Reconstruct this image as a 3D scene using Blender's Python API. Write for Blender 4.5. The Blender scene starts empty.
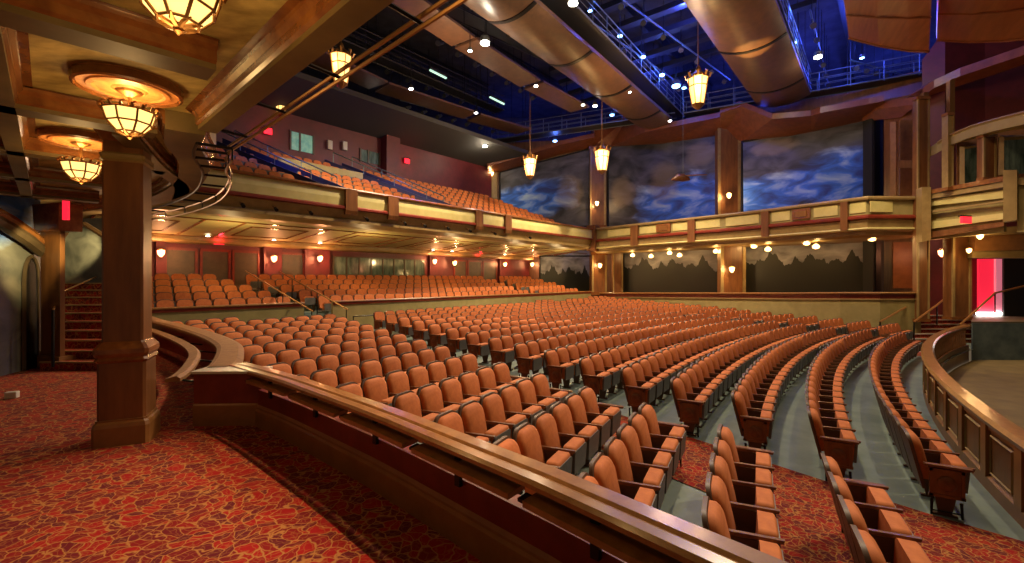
import bpy, math, random
from math import sin, cos, pi, radians as R, hypot, atan2
random.seed(7)
C = bpy.context.scene.collection
SC = bpy.context.scene

# ------------------------------------------------------------------ camera, world, exposure
F, CX, HZ, EYE = 457.0, 512.0, 279.0, 1.8
cam = bpy.data.cameras.new('camera')
cam.sensor_width = 36.0
cam.lens = 36.0 * F / 1024.0
cam.shift_y = -(HZ - 281.5) / 1024.0 * -1.0
cam.clip_start, cam.clip_end = 0.05, 300
co = bpy.data.objects.new('camera', cam)
co.location = (0, 0, EYE)
co.rotation_euler = (R(90), 0, 0)
C.objects.link(co)
SC.camera = co
cam.shift_y = (281.5 - HZ) / 1024.0 * -1.0

w = bpy.data.worlds.new('world'); SC.world = w; w.use_nodes = True
w.node_tree.nodes['Background'].inputs[0].default_value = (1.0, 0.74, 0.46, 1)
w.node_tree.nodes['Background'].inputs[1].default_value = 0.11
SC.view_settings.view_transform = 'Standard'
SC.view_settings.look = 'None'
SC.view_settings.gamma = 1
SC.view_settings.use_curve_mapping = False
SC.view_settings.exposure = 0.1

def light(name, kind, loc, energy, col, size=0.15, target=None, spot=None, blend=0.6):
    l = bpy.data.lights.new(name, kind); l.energy = energy; l.color = col
    if kind == 'POINT': l.shadow_soft_size = size
    if kind == 'SPOT':
        l.shadow_soft_size = size; l.spot_size = R(spot or 70); l.spot_blend = blend
    if kind == 'AREA': l.size = size
    o = bpy.data.objects.new(name, l); o.location = loc; C.objects.link(o)
    if target:
        from mathutils import Vector
        o.rotation_euler = (Vector(target) - Vector(loc)).to_track_quat('-Z', 'Y').to_euler()
    return o

# house lights in the rig; last spot added to brighten the stage stairs
WARM = (1.0, 0.75, 0.47)
for (x, y, z, tx, ty, tz, e, s) in (
        (6, 14, 13, 4, 12, -1, 4400, 95), (14, 12, 13, 9, 13, -1, 5200, 95), (0, 22, 12.5, -2, 19, 0, 9000, 95),
        (8, 26, 12.5, 6, 27, -1, 9500, 100), (-6, 20, 9.5, -8, 24, 5.5, 1500, 100), (4, 27, 10, -4, 33, 6.5, 2200, 100),
        (12, 18, 12.8, 15, 22, -1, 3200, 90), (9, 8, 13, 6, 6, -1, 2300, 80), (14, 17, 12.5, 19.5, 21.5, -1, 2200, 45)):
    light('house_light', 'SPOT', (x, y, z), e, WARM, 0.25, (tx, ty, tz), s)
light('aisle_spot', 'SPOT', (5.2, 8.8, 13.2), 8500, (1.0, 0.60, 0.32), 0.04, (-1.7, 3.7, 0), 22, 1.0)
light('rail_spot', 'SPOT', (4.5, 9.5, 11.0), 1500, (1.0, 0.80, 0.55), 0.1, (0.9, 1.9, 0.7), 34)
for (x, y, z, e) in ((9, 24, 16.0, 900), (15, 20, 16.3, 500), (20, 27, 15.5, 400), (0, 42.5, 13.5, 250), (11, 38, 14.6, 1100), (19, 33, 15.2, 1100), (28, 34, 14.5, 900), (24, 24, 16.0, 400)):
    light('blue_wash_light', 'POINT', (x, y, z), e, (0.05, 0.09, 1.0), 0.3)
for (x, y, z, e) in ((8, 24, 11.5, 500),(15, 15, 11.0, 450), (-3, 22, 11.5, 300)):
    light('rig_fill_light', 'POINT', (x, y, z), e, (1.0, 0.62, 0.34), 0.5)

# ------------------------------------------------------------------ materials
MATS = {}
def mat(name, col, rough=0.6, metal=0.0, noise=None, emit=None, es=0, col2=None, scale=6, wood=False, bump=0.0, spec=0.5, stretch=(1, 1, 1), coat=0):
    m = bpy.data.materials.new(name); m.use_nodes = True
    nt = m.node_tree; b = nt.nodes['Principled BSDF']
    b.inputs['Base Color'].default_value = (*col, 1)
    b.inputs['Roughness'].default_value = rough
    b.inputs['Metallic'].default_value = metal
    b.inputs['Specular IOR Level'].default_value = spec
    if coat: b.inputs['Coat Weight'].default_value = coat; b.inputs['Coat Roughness'].default_value = 0.15
    if col2 or bump:
        tc = nt.nodes.new('ShaderNodeTexCoord'); mp = nt.nodes.new('ShaderNodeMapping')
        mp.inputs['Scale'].default_value = stretch
        nt.links.new(tc.outputs['Object'], mp.inputs[0])
        n = nt.nodes.new('ShaderNodeTexNoise'); n.inputs['Scale'].default_value = scale
        n.inputs['Detail'].default_value = 5; n.inputs['Roughness'].default_value = 0.6
        nt.links.new(mp.outputs[0], n.inputs['Vector'])
        if col2:
            r = nt.nodes.new('ShaderNodeValToRGB')
            r.color_ramp.elements[0].position = 0.35; r.color_ramp.elements[1].position = 0.68
            r.color_ramp.elements[0].color = (*col, 1); r.color_ramp.elements[1].color = (*col2, 1)
            nt.links.new(n.outputs['Fac'], r.inputs[0]); nt.links.new(r.outputs[0], b.inputs['Base Color'])
        if bump:
            bp = nt.nodes.new('ShaderNodeBump'); bp.inputs['Strength'].default_value = bump; bp.inputs['Distance'].default_value = 0.02
            nt.links.new(n.outputs['Fac'], bp.inputs['Height']); nt.links.new(bp.outputs[0], b.inputs['Normal'])
    if emit:
        b.inputs['Emission Color'].default_value = (*emit, 1); b.inputs['Emission Strength'].default_value = es
    MATS[name] = m
    return m

M_wood = mat('walnut_wood', (0.12, 0.045, 0.014), 0.32, col2=(0.22, 0.088, 0.026), scale=5, stretch=(1, 1, 0.15), bump=0.05)
M_rail = mat('oak_rail', (0.22, 0.095, 0.025), 0.28, col2=(0.34, 0.16, 0.045), scale=9, bump=0.04, coat=0.4)
M_ledge = mat('curved_oak', (0.20, 0.085, 0.022), 0.6, col2=(0.32, 0.15, 0.04), scale=9)
M_red = mat('red_mahogany', (0.13, 0.012, 0.006), 0.35, col2=(0.20, 0.025, 0.010), scale=4)
M_skirt = mat('brown_skirting', (0.20, 0.085, 0.022), 0.4, col2=(0.27, 0.12, 0.035), scale=4)
M_redwall = mat('red_wall', (0.085, 0.010, 0.013), 0.5, col2=(0.125, 0.014, 0.018), scale=2)
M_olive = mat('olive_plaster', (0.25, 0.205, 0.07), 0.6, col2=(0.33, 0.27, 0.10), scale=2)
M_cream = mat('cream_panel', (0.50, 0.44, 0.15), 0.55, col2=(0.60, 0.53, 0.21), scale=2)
M_tan = mat('tan_moulding', (0.23, 0.155, 0.055), 0.4, col2=(0.31, 0.215, 0.08), scale=3)
M_parch = mat('parchment_ceiling', (0.26, 0.19, 0.055), 0.6, col2=(0.62, 0.50, 0.18), scale=2.6, stretch=(1, 2.2, 1))
M_beam = mat('painted_beam', (0.115, 0.08, 0.027), 0.5, col2=(0.17, 0.115, 0.04), scale=3)
M_mould = mat('mahogany_moulding', (0.15, 0.05, 0.015), 0.26, col2=(0.26, 0.10, 0.025), scale=7, coat=0.3)
M_orange = mat('orange_upholstery', (0.43, 0.115, 0.024), 0.8, col2=(0.54, 0.16, 0.036), scale=10, bump=0.1)
M_shell = mat('seat_shell_brown', (0.085, 0.045, 0.025), 0.5)
M_pan = mat('seat_pan_grey', (0.10, 0.095, 0.085), 0.5, col2=(0.15, 0.14, 0.12), scale=5)
M_arm = mat('armrest_wood', (0.13, 0.05, 0.02), 0.3, col2=(0.20, 0.08, 0.03), scale=20)
M_black = mat('black_metal', (0.012, 0.012, 0.013), 0.4, 0.6)
M_dark = mat('dark_void', (0.02, 0.022, 0.034), 0.9, col2=(0.045, 0.047, 0.065), scale=1)
M_steel = mat('catwalk_steel', (0.15, 0.19, 0.20), 0.4, 0.5)
M_truss = mat('dark_truss', (0.035, 0.035, 0.04), 0.5, 0.5)
M_conc = mat('teal_concrete', (0.115, 0.165, 0.145), 0.5, col2=(0.20, 0.26, 0.225), scale=1.3, bump=0.1)
M_stage = mat('stage_boards', (0.09, 0.07, 0.04), 0.5, col2=(0.14, 0.11, 0.06), scale=2)
M_pit = mat('pit_cover', (0.16, 0.115, 0.045), 0.6, col2=(0.24, 0.18, 0.07), scale=1.5)
M_slate = mat('slate_front', (0.06, 0.09, 0.10), 0.6, col2=(0.13, 0.17, 0.17), scale=2)
M_cloudw = mat('cloud_panel_wood', (0.10, 0.055, 0.033), 0.38, col2=(0.15, 0.075, 0.04), scale=3, stretch=(1, 1, 1))
M_canopy = mat('canopy_wood', (0.21, 0.055, 0.018), 0.3, col2=(0.32, 0.095, 0.03), scale=5, stretch=(0.15, 0.15, 2.5))
M_cornice = mat('cornice_wood', (0.15, 0.045, 0.016), 0.35, col2=(0.23, 0.072, 0.024), scale=3)
M_gold = mat('bronze_trim', (0.30, 0.15, 0.05), 0.35, 0.7)
M_glow = mat('lantern_glass', (0.9, 0.7, 0.35), 0.4, emit=(1.0, 0.60, 0.17), es=1.9)
M_bulb = mat('sconce_glass', (0.9, 0.8, 0.5), 0.4, emit=(1.0, 0.58, 0.18), es=6)
M_bulbred = mat('sconce_red_glass', (0.9, 0.5, 0.4), 0.4, emit=(1.0, 0.36, 0.16), es=6)
M_exit = mat('exit_red', (0.8, 0.02, 0.04), 0.4, emit=(1.0, 0.015, 0.04), es=1.3)
M_white = mat('spot_white', (1, 1, 1), 0.4, emit=(1.0, 0.95, 0.82), es=16)
M_bluelamp = mat('spot_blue', (0.2, 0.5, 1), 0.4, emit=(0.25, 0.5, 1.0), es=10)
M_stripl = mat('strip_lamp', (0.6, 0.9, 0.8), 0.4, emit=(0.55, 0.95, 0.75), es=0.9)
M_redroom = mat('lit_red_room', (0.75, 0.02, 0.05), 0.6, emit=(1.0, 0.02, 0.06), es=0.75)
M_pinkpanel = mat('pink_panel', (0.8, 0.3, 0.4), 0.6, emit=(1.0, 0.25, 0.35), es=0.45)
M_mediat = mat('copper_medallion', (0.52, 0.20, 0.07), 0.4, col2=(0.75, 0.36, 0.13), scale=14, bump=0.2)
M_door = mat('door_brown', (0.055, 0.035, 0.018), 0.4, col2=(0.09, 0.06, 0.03), scale=3)
M_bluelit = mat('blue_lit_step', (0.035, 0.035, 0.11), 0.7)  # blue light on the balcony stairs put into the colour
M_stone = mat('white_ledge', (0.55, 0.52, 0.42), 0.35)
M_wallgrey = mat('grey_ceiling', (0.045, 0.042, 0.038), 0.8)
M_glassdark = mat('booth_glass', (0.03, 0.06, 0.05), 0.1, col2=(0.16, 0.24, 0.20), scale=2.5, stretch=(1.5, 1.5, 0.4))
M_boothlit = mat('booth_lit_glass', (0.10, 0.30, 0.22), 0.2, col2=(0.35, 0.55, 0.35), scale=2.5, emit=(0.25, 0.6, 0.45), es=0.25)
M_spotblack = mat('lamp_housing', (0.03, 0.03, 0.03), 0.5)
M_speaker = mat('speaker_cloth', (0.012, 0.013, 0.016), 0.8)

def carpet():
    m = bpy.data.materials.new('patterned_red_carpet'); m.use_nodes = True; nt = m.node_tree; b = nt.nodes['Principled BSDF']
    N = nt.nodes.new; L = nt.links.new
    tc = N('ShaderNodeTexCoord'); no = N('ShaderNodeTexNoise'); no.inputs['Scale'].default_value = 3.2; no.inputs['Detail'].default_value = 3
    L(tc.outputs['Object'], no.inputs['Vector'])
    mx = N('ShaderNodeMix'); mx.data_type = 'VECTOR'; mx.inputs['Factor'].default_value = 0.22
    L(tc.outputs['Object'], mx.inputs['A']); L(no.outputs['Color'], mx.inputs['B'])
    v = N('ShaderNodeTexVoronoi'); v.feature = 'DISTANCE_TO_EDGE'; v.inputs['Scale'].default_value = 14.0
    L(mx.outputs['Result'], v.inputs['Vector'])
    v2 = N('ShaderNodeTexVoronoi'); v2.feature = 'F1'; v2.inputs['Scale'].default_value = 14.0
    L(mx.outputs['Result'], v2.inputs['Vector'])
    r = N('ShaderNodeValToRGB'); e = r.color_ramp.elements
    e[0].position = 0.02; e[0].color = (1, 1, 1, 1); e[1].position = 0.07; e[1].color = (0, 0, 0, 1)
    L(v.outputs['Distance'], r.inputs[0])
    bc = N('ShaderNodeSeparateColor'); L(v2.outputs['Color'], bc.inputs[0])
    r2 = N('ShaderNodeValToRGB'); e = r2.color_ramp.elements
    e[0].position = 0.2; e[0].color = (0.27, 0.010, 0.010, 1); e[1].position = 0.9; e[1].color = (0.10, 0.010, 0.016, 1)
    x = e.new(0.5); x.color = (0.17, 0.010, 0.010, 1)
    L(bc.outputs[0], r2.inputs[0])
    # second finer vine
    v3 = N('ShaderNodeTexVoronoi'); v3.feature = 'DISTANCE_TO_EDGE'; v3.inputs['Scale'].default_value = 24
    L(mx.outputs['Result'], v3.inputs['Vector'])
    r3 = N('ShaderNodeValToRGB'); e = r3.color_ramp.elements
    e[0].position = 0.02; e[0].color = (0.35, 0.35, 0.35, 1); e[1].position = 0.07; e[1].color = (0, 0, 0, 1)
    L(v3.outputs['Distance'], r3.inputs[0])
    ad = N('ShaderNodeMath'); ad.operation = 'MAXIMUM'; L(r.outputs[0], ad.inputs[0]); L(r3.outputs[0], ad.inputs[1])
    m2 = N('ShaderNodeMix'); m2.data_type = 'RGBA'; m2.inputs['B'].default_value = (0.34, 0.15, 0.045, 1)
    L(ad.outputs[0], m2.inputs['Factor']); L(r2.outputs[0], m2.inputs['A']); L(m2.outputs['Result'], b.inputs['Base Color'])
    b.inputs['Roughness'].default_value = 0.95; b.inputs['Specular IOR Level'].default_value = 0.15
    return m
M_carpet = carpet()

def mural(name, blues, glows, trees=False, lift=False):
    """Painted sky (UV mapped): dark slate clouds with blue openings at blues=(u,v,ru,rv), tawny glows."""
    m = bpy.data.materials.new(name); m.use_nodes = True; nt = m.node_tree; b = nt.nodes['Principled BSDF']
    N = nt.nodes.new; L = nt.links.new
    tc = N('ShaderNodeTexCoord'); mp = N('ShaderNodeMapping'); mp.inputs['Scale'].default_value = (2.2, 3.4, 1)
    L(tc.outputs['UV'], mp.inputs[0])
    n = N('ShaderNodeTexNoise'); n.inputs['Scale'].default_value = 2.0; n.inputs['Detail'].default_value = 7; n.inputs['Distortion'].default_value = 0.6
    L(mp.outputs[0], n.inputs['Vector'])
    r = N('ShaderNodeValToRGB'); e = r.color_ramp.elements
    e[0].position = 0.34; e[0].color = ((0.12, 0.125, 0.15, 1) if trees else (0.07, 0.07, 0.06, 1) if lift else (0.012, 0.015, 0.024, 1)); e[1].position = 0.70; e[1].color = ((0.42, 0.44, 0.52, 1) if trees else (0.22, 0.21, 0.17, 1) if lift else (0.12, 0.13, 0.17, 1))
    L(n.outputs['Fac'], r.inputs[0]); col = r.outputs[0]
    rb = N('ShaderNodeValToRGB'); e = rb.color_ramp.elements
    e[0].position = 0.34; e[0].color = (0.008, 0.05, 0.30, 1); e[1].position = 0.70; e[1].color = (0.50, 0.75, 1.0, 1)
    x = e.new(0.5); x.color = (0.03, 0.20, 0.85, 1)
    L(n.outputs['Fac'], rb.inputs[0])
    sx = N('ShaderNodeSeparateXYZ'); L(tc.outputs['UV'], sx.inputs[0])
    def blob(u, v, ru, rv, soft=0.5):
        def axis(o, c, rr):
            a = N('ShaderNodeMath'); a.operation = 'SUBTRACT'; L(o, a.inputs[0]); a.inputs[1].default_value = c
            d = N('ShaderNodeMath'); d.operation = 'DIVIDE'; L(a.outputs[0], d.inputs[0]); d.inputs[1].default_value = rr
            p = N('ShaderNodeMath'); p.operation = 'MULTIPLY'; L(d.outputs[0], p.inputs[0]); L(d.outputs[0], p.inputs[1])
            return p.outputs[0]
        s = N('ShaderNodeMath'); s.operation = 'ADD'; L(axis(sx.outputs[0], u, ru), s.inputs[0]); L(axis(sx.outputs[1], v, rv), s.inputs[1])
        nn = N('ShaderNodeMath'); nn.operation = 'MULTIPLY_ADD'; L(n.outputs['Fac'], nn.inputs[0]); nn.inputs[1].default_value = -1.6; L(s.outputs[0], nn.inputs[2])
        mr = N('ShaderNodeMapRange'); mr.inputs[1].default_value = 0.40; mr.inputs[2].default_value = -0.30; L(nn.outputs[0], mr.inputs[0])
        return mr.outputs[0]
    for g in blues:
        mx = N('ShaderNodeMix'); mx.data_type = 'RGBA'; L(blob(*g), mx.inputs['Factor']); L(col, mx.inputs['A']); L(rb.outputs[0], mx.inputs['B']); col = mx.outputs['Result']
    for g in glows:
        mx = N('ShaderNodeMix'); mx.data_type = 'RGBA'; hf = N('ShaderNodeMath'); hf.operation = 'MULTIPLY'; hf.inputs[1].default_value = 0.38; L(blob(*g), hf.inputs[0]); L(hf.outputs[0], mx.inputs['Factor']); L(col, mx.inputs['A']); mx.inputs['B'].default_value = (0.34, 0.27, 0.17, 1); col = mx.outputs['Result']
    if trees:
        n2 = N('ShaderNodeTexNoise'); n2.inputs['Scale'].default_value = 2.2; n2.inputs['Detail'].default_value = 5
        cb = N('ShaderNodeCombineXYZ'); sc2 = N('ShaderNodeMath'); sc2.operation = 'MULTIPLY'; sc2.inputs[1].default_value = 3.0
        L(sx.outputs[0], sc2.inputs[0]); L(sc2.outputs[0], cb.inputs[0]); L(cb.outputs[0], n2.inputs['Vector'])
        a = N('ShaderNodeMath'); a.operation = 'MULTIPLY_ADD'; L(n2.outputs['Fac'], a.inputs[0]); a.inputs[1].default_value = 0.9; a.inputs[2].default_value = 0.14
        lt = N('ShaderNodeMath'); lt.operation = 'LESS_THAN'; L(sx.outputs[1], lt.inputs[0]); L(a.outputs[0], lt.inputs[1])
        mx = N('ShaderNodeMix'); mx.data_type = 'RGBA'; L(lt.outputs[0], mx.inputs['Factor']); L(col, mx.inputs['A']); mx.inputs['B'].default_value = (0.022, 0.026, 0.022, 1); col = mx.outputs['Result']
    L(col, b.inputs['Base Color']); b.inputs['Roughness'].default_value = 0.45
    return m

# ------------------------------------------------------------------ geometry helpers
def P(px, py, Y):
    return ((px - CX) / F * Y, Y, EYE + (HZ - py) / F * Y)
def PZ(px, py, z):
    Y = F * (z - EYE) / (HZ - py)
    return ((px - CX) / F * Y, Y, z)
def proj(x, y, z):
    return (CX + F * x / y, HZ - F * (z - EYE) / y)

class MB:
    def __init__(s): s.v = []; s.f = []; s.uv = {}; s.m = []; s.cm = 0
    def face(s, idx): s.f.append(idx); s.m.append(s.cm)
    def quad(s, a, b, c, d, uv=False):
        k = len(s.v); s.v += [tuple(a), tuple(b), tuple(c), tuple(d)]
        if uv: s.uv[len(s.f)] = ((0, 0), (1, 0), (1, 1), (0, 1))
        s.face((k, k + 1, k + 2, k + 3)); return s
    def hexa(s, b4, t4):
        k = len(s.v); s.v += [tuple(p) for p in b4] + [tuple(p) for p in t4]
        for q in ((3, 2, 1, 0), (4, 5, 6, 7), (0, 1, 5, 4), (1, 2, 6, 5), (2, 3, 7, 6), (3, 0, 4, 7)):
            s.face(tuple(k + i for i in q))
        return s
    def box(s, c, d, az=0.0, tilt=0.0):
        """centre c, full sizes d, az = rotation about z, tilt = rotation about local x"""
        hx, hy, hz = d[0] / 2, d[1] / 2, d[2] / 2
        pts = []
        for z in (-hz, hz):
            for x, y in ((-hx, -hy), (hx, -hy), (hx, hy), (-hx, hy)):
                yy = y * cos(tilt) - z * sin(tilt); zz = y * sin(tilt) + z * cos(tilt)
                pts.append((c[0] + x * cos(az) - yy * sin(az), c[1] + x * sin(az) + yy * cos(az), c[2] + zz))
        return s.hexa(pts[:4], pts[4:])
    def tube(s, pts, r, n=8, cap=True):
        from mathutils import Vector
        pts = [Vector(p) for p in pts]; k0 = len(s.v); last = None
        rr = r if isinstance(r, (list, tuple)) else [r] * len(pts)
        for i, p in enumerate(pts):
            d = (pts[min(i + 1, len(pts) - 1)] - pts[max(i - 1, 0)]).normalized()
            if last is None:
                up = Vector((0, 0, 1)) if abs(d.z) < 0.95 else Vector((1, 0, 0))
                a = d.cross(up).normalized()
            else:
                a = (last - d * last.dot(d)).normalized()
            last = a; bb = d.cross(a)
            for j in range(n):
                t = 2 * pi * j / n
                s.v.append(tuple(p + (a * cos(t) + bb * sin(t)) * rr[i]))
        for i in range(len(pts) - 1):
            for j in range(n):
                a = k0 + i * n + j; b = k0 + i * n + (j + 1) % n
                s.face((a, b, b + n, a + n))
        if cap:
            s.face(tuple(k0 + j for j in range(n))[::-1]); s.face(tuple(k0 + (len(pts) - 1) * n + j for j in range(n)))
        return s
    def lathe(s, prof, c, n=16, rot=0, caps=True):
        k0 = len(s.v)
        for (r, z) in prof:
            for j in range(n):
                t = 2 * pi * j / n + rot
                s.v.append((c[0] + r * cos(t), c[1] + r * sin(t), c[2] + z))
        for i in range(len(prof) - 1):
            for j in range(n):
                a = k0 + i * n + j; b = k0 + i * n + (j + 1) % n
                s.face((a, b, b + n, a + n))
        if caps: s.face(tuple(k0 + j for j in range(n))[::-1]); s.face(tuple(k0 + (len(prof) - 1) * n + j for j in range(n)))
        return s
    def sweep(s, prof, path, zs=None, close=True):
        """profile [(offset to the right of travel, z)] along plan path [(x,y)]"""
        k0 = len(s.v); n = len(prof)
        for i, p in enumerate(path):
            def nrm(a, b):
                dx, dy = b[0] - a[0], b[1] - a[1]; l = hypot(dx, dy); return (dy / l, -dx / l)
            ns = []
            if i > 0: ns.append(nrm(path[i - 1], p))
            if i < len(path) - 1: ns.append(nrm(p, path[i + 1]))
            nx = sum(q[0] for q in ns); ny = sum(q[1] for q in ns); l = hypot(nx, ny); nx /= l; ny /= l
            mlt = 1 / max(0.35, nx * ns[0][0] + ny * ns[0][1])
            for (o, z) in prof:
                s.v.append((p[0] + nx * o * mlt, p[1] + ny * o * mlt, z + (zs[i] if zs else 0)))
        for i in range(len(path) - 1):
            for j in range(n if close else n - 1):
                a = k0 + i * n + j; b = k0 + i * n + (j + 1) % n
                s.face((a, b, b + n, a + n))
        if close:
            s.face(tuple(k0 + j for j in range(n))[::-1]); s.face(tuple(k0 + (len(path) - 1) * n + j for j in range(n)))
        return s
    def slab(s, a, b, c, d, t, uv=True):
        """quad a(bottom left) b(bottom right) c(top right) d(top left) thickened away from the viewer side by t"""
        from mathutils import Vector
        A, B, Cc, D = map(Vector, (a, b, c, d))
        n = (B - A).cross(D - A).normalized()
        if n.dot(Vector((0, 0, EYE)) - A) < 0: n = -n
        k = len(s.v); s.v += [tuple(p) for p in (A, B, Cc, D)] + [tuple(p - n * t) for p in (A, B, Cc, D)]
        if uv: s.uv[len(s.f)] = ((0, 0), (1, 0), (1, 1), (0, 1))
        for q in ((0, 1, 2, 3), (7, 6, 5, 4), (4, 5, 1, 0), (5, 6, 2, 1), (6, 7, 3, 2), (7, 4, 0, 3)):
            s.face(tuple(k + i for i in q))
        return s
    def mesh(s, name, mats, org):
        me = bpy.data.meshes.new(name)
        me.from_pydata([(x - org[0], y - org[1], z - org[2]) for x, y, z in s.v], [], s.f)
        for m in mats: me.materials.append(m)
        if len(mats) > 1:
            me.polygons.foreach_set('material_index', s.m)
        if s.uv:
            uvl = me.uv_layers.new(name='uv')
            for fi, uv in s.uv.items():
                for li, q in zip(me.polygons[fi].loop_indices, uv): uvl.data[li].uv = q
        me.update()
        return me
    def build(s, name, m, parent=None, smooth=False, bevel=0):
        if parent is not None: org = tuple(parent.location)
        else:
            xs = [q[0] for q in s.v]; ys = [q[1] for q in s.v]; org = ((min(xs) + max(xs)) / 2, (min(ys) + max(ys)) / 2, min(q[2] for q in s.v))
        me = s.mesh(name, m if isinstance(m, (list, tuple)) else [m], org)
        import bmesh
        bm = bmesh.new(); bm.from_mesh(me); bmesh.ops.recalc_face_normals(bm, faces=bm.faces); bm.to_mesh(me); bm.free()
        if smooth:
            me.polygons.foreach_set('use_smooth', [True] * len(me.polygons)); 
            try: me.set_sharp_from_angle(angle=R(35))
            except Exception: pass
        o = bpy.data.objects.new(name, me); C.objects.link(o)
        if parent is not None:
            o.parent = parent
        else: o.location = org
        if bevel:
            md = o.modifiers.new('bevel', 'BEVEL'); md.width = bevel; md.segments = 2; md.limit_method = 'ANGLE'
        return o

class Part(MB):
    pass

def tag(o, label, cat, group=None, kind=None):
    if label: o['label'] = label
    if cat: o['category'] = cat
    if group: o['group'] = group
    if kind: o['kind'] = kind
    return o
def thing(name, loc, label, cat, group=None, kind=None):
    o = bpy.data.objects.new(name, None); C.objects.link(o); o.location = loc; o.empty_display_size = 0.2
    return tag(o, label, cat, group, kind)
def struct(o, label, cat='structure'):
    return tag(o, label, cat, None, 'structure')
def wp(o, loc):  # sub-part helper: mesh built for parent's parent coordinates
    return o
def sub(mb, name, m, part, root, smooth=False):
    """sub-part: coordinates relative to the root thing (part sits at the root's origin)"""
    o = mb.build(name, m, root, smooth); o.parent = part
    return o
ORD = ['zeroth', 'first', 'second', 'third', 'fourth', 'fifth', 'sixth', 'seventh', 'eighth', 'ninth', 'tenth', 'eleventh', 'twelfth', 'thirteenth', 'fourteenth', 'fifteenth', 'sixteenth', 'seventeenth', 'eighteenth', 'nineteenth', 'twentieth',
       'twenty-first', 'twenty-second', 'twenty-third', 'twenty-fourth', 'twenty-fifth', 'twenty-sixth', 'twenty-seventh', 'twenty-eighth', 'twenty-ninth', 'thirtieth', 'thirty-first', 'thirty-second', 'thirty-third', 'thirty-fourth', 'thirty-fifth', 'thirty-sixth', 'thirty-seventh', 'thirty-eighth', 'thirty-ninth', 'fortieth']

# ------------------------------------------------------------------ plan of the hall
UA = (sin(R(-46)), cos(R(-46)))      # along the side gallery, away from the stage
UB = (sin(R(44)), cos(R(44)))        # across the hall
CC = (43.5, -16.3)                   # centre of the seat row arcs
R1 = 44.35
def zfl(x, y):
    return -1.2 + 0.041 * max(0.0, hypot(x - CC[0], y - CC[1]) - R1)
def polar(r, azd): return (CC[0] + r * sin(R(azd)), CC[1] + r * cos(R(azd)))
# mid parapet / rear balcony front line
MP0 = (-11.6, 14.7); MPD = (17.6, 20.7); MPL = hypot(*MPD); MPU = (MPD[0] / MPL, MPD[1] / MPL); MPN = (-MPU[1], MPU[0])
def mp(t, d=0.0):     # t metres along, d metres behind
    return (MP0[0] + MPU[0] * t + MPN[0] * d, MP0[1] + MPU[1] * t + MPN[1] * d)
def mpx(px, d=0.0):   # where a picture column meets the line d behind: returns t
    k = (px - CX) / F; x0, y0 = mp(0, d)
    return (k * y0 - x0) / (MPU[0] - k * MPU[1])

# ------------------------------------------------------------------ floors
b = MB(); NR, NA = 60, 40
for i in range(NR + 1):
    for j in range(NA + 1):
        r = 43.0 + i * 0.75; a = -86 + j * 68 / NA
        x, y = polar(r, a); b.v.append((x, y, zfl(x, y)))
for i in range(NR):
    for j in range(NA):
        k = i * (NA + 1) + j; b.face((k, k + 1, k + NA + 2, k + NA + 1))
struct(b.build('floor', M_conc, smooth=True), 'grey green concrete floor sloping under the seat rows', 'floor')
# carpeted near aisle (runs up between the left block and the centre block)
AD = (sin(R(-40)), cos(R(-40))); SP = 1.15
E1 = (5.37, 5.67)
def Eb(n): return (E1[0] + AD[0] * SP * (n - 1), E1[1] + AD[1] * SP * (n - 1))
A1 = (3.92, 5.25)
def Ea(n): return (A1[0] + AD[0] * SP * 1.03 * (n - 1), A1[1] + AD[1] * SP * 1.03 * (n - 1))
b = MB(); M = 30
for i in range(M + 1):
    s = -4.5 + i * 23.5 / M
    for off in (-0.05, 1.75 if s > 1.6 else 4.6 if s < 1.0 else 1.75 + (1.6 - s) * 4.7):
        x = E1[0] + AD[0] * s - AD[1] * off; y = E1[1] + AD[1] * s + AD[0] * off
        b.v.append((x, y, zfl(x, y) + 0.012))
for i in range(M): b.face((2 * i, 2 * i + 1, 2 * i + 3, 2 * i + 2))
o = b.build('aisle_carpet', M_carpet); o.location = o.location; struct(o, 'red patterned carpet strip running up the near aisle', 'carpet')
# far aisle carpet
b = MB()
for i in range(11):
    s = -1.2 + i * 1.2
    for off in (0.0, 1.3):
        x = 15.6 - 0.70 * s + 0.71 * off; y = 18.0 + 0.71 * s + 0.70 * off
        b.v.append((x, y, zfl(x, y) + 0.012))
for i in range(10): b.face((2 * i, 2 * i + 1, 2 * i + 3, 2 * i + 2))
struct(b.build('aisle_carpet', M_carpet), 'red carpet strip in the far aisle leading to the stage stairs', 'carpet')

# side gallery floor (camera stands here): z = 0
CURVE = [(-3.78, 5.75), (-3.95, 6.2), (-4.35, 6.95), (-4.95, 7.9), (-5.8, 8.9), (-6.9, 10.0), (-8.2, 11.2), (-9.6, 12.4), (-11.2, 13.9)]
PN = (sin(R(42)), cos(R(42))); PD = (sin(R(-48)), cos(R(-48)))
BEND = [(-4, -0.62), (-1, -0.30), (0.38, -0.16), (1.6, -0.04), (3.4, 0.05), (5.4, 0.05), (7.5, -0.10)]
def bend(s):
    for (a, u), (b_, v) in zip(BEND[:-1], BEND[1:]):
        if s <= b_: return u + (v - u) * (s - a) / (b_ - a)
    return -0.10
def par(s, d):
    d = d + bend(s); return (PD[0] * s + PN[0] * d, PD[1] * s + PN[1] * d)
def parl(s0, s1, d):
    n_ = max(1, int(abs(s1 - s0) / 0.5)); return [par(s0 + (s1 - s0) * i / n_, d) for i in range(n_ + 1)]
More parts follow.
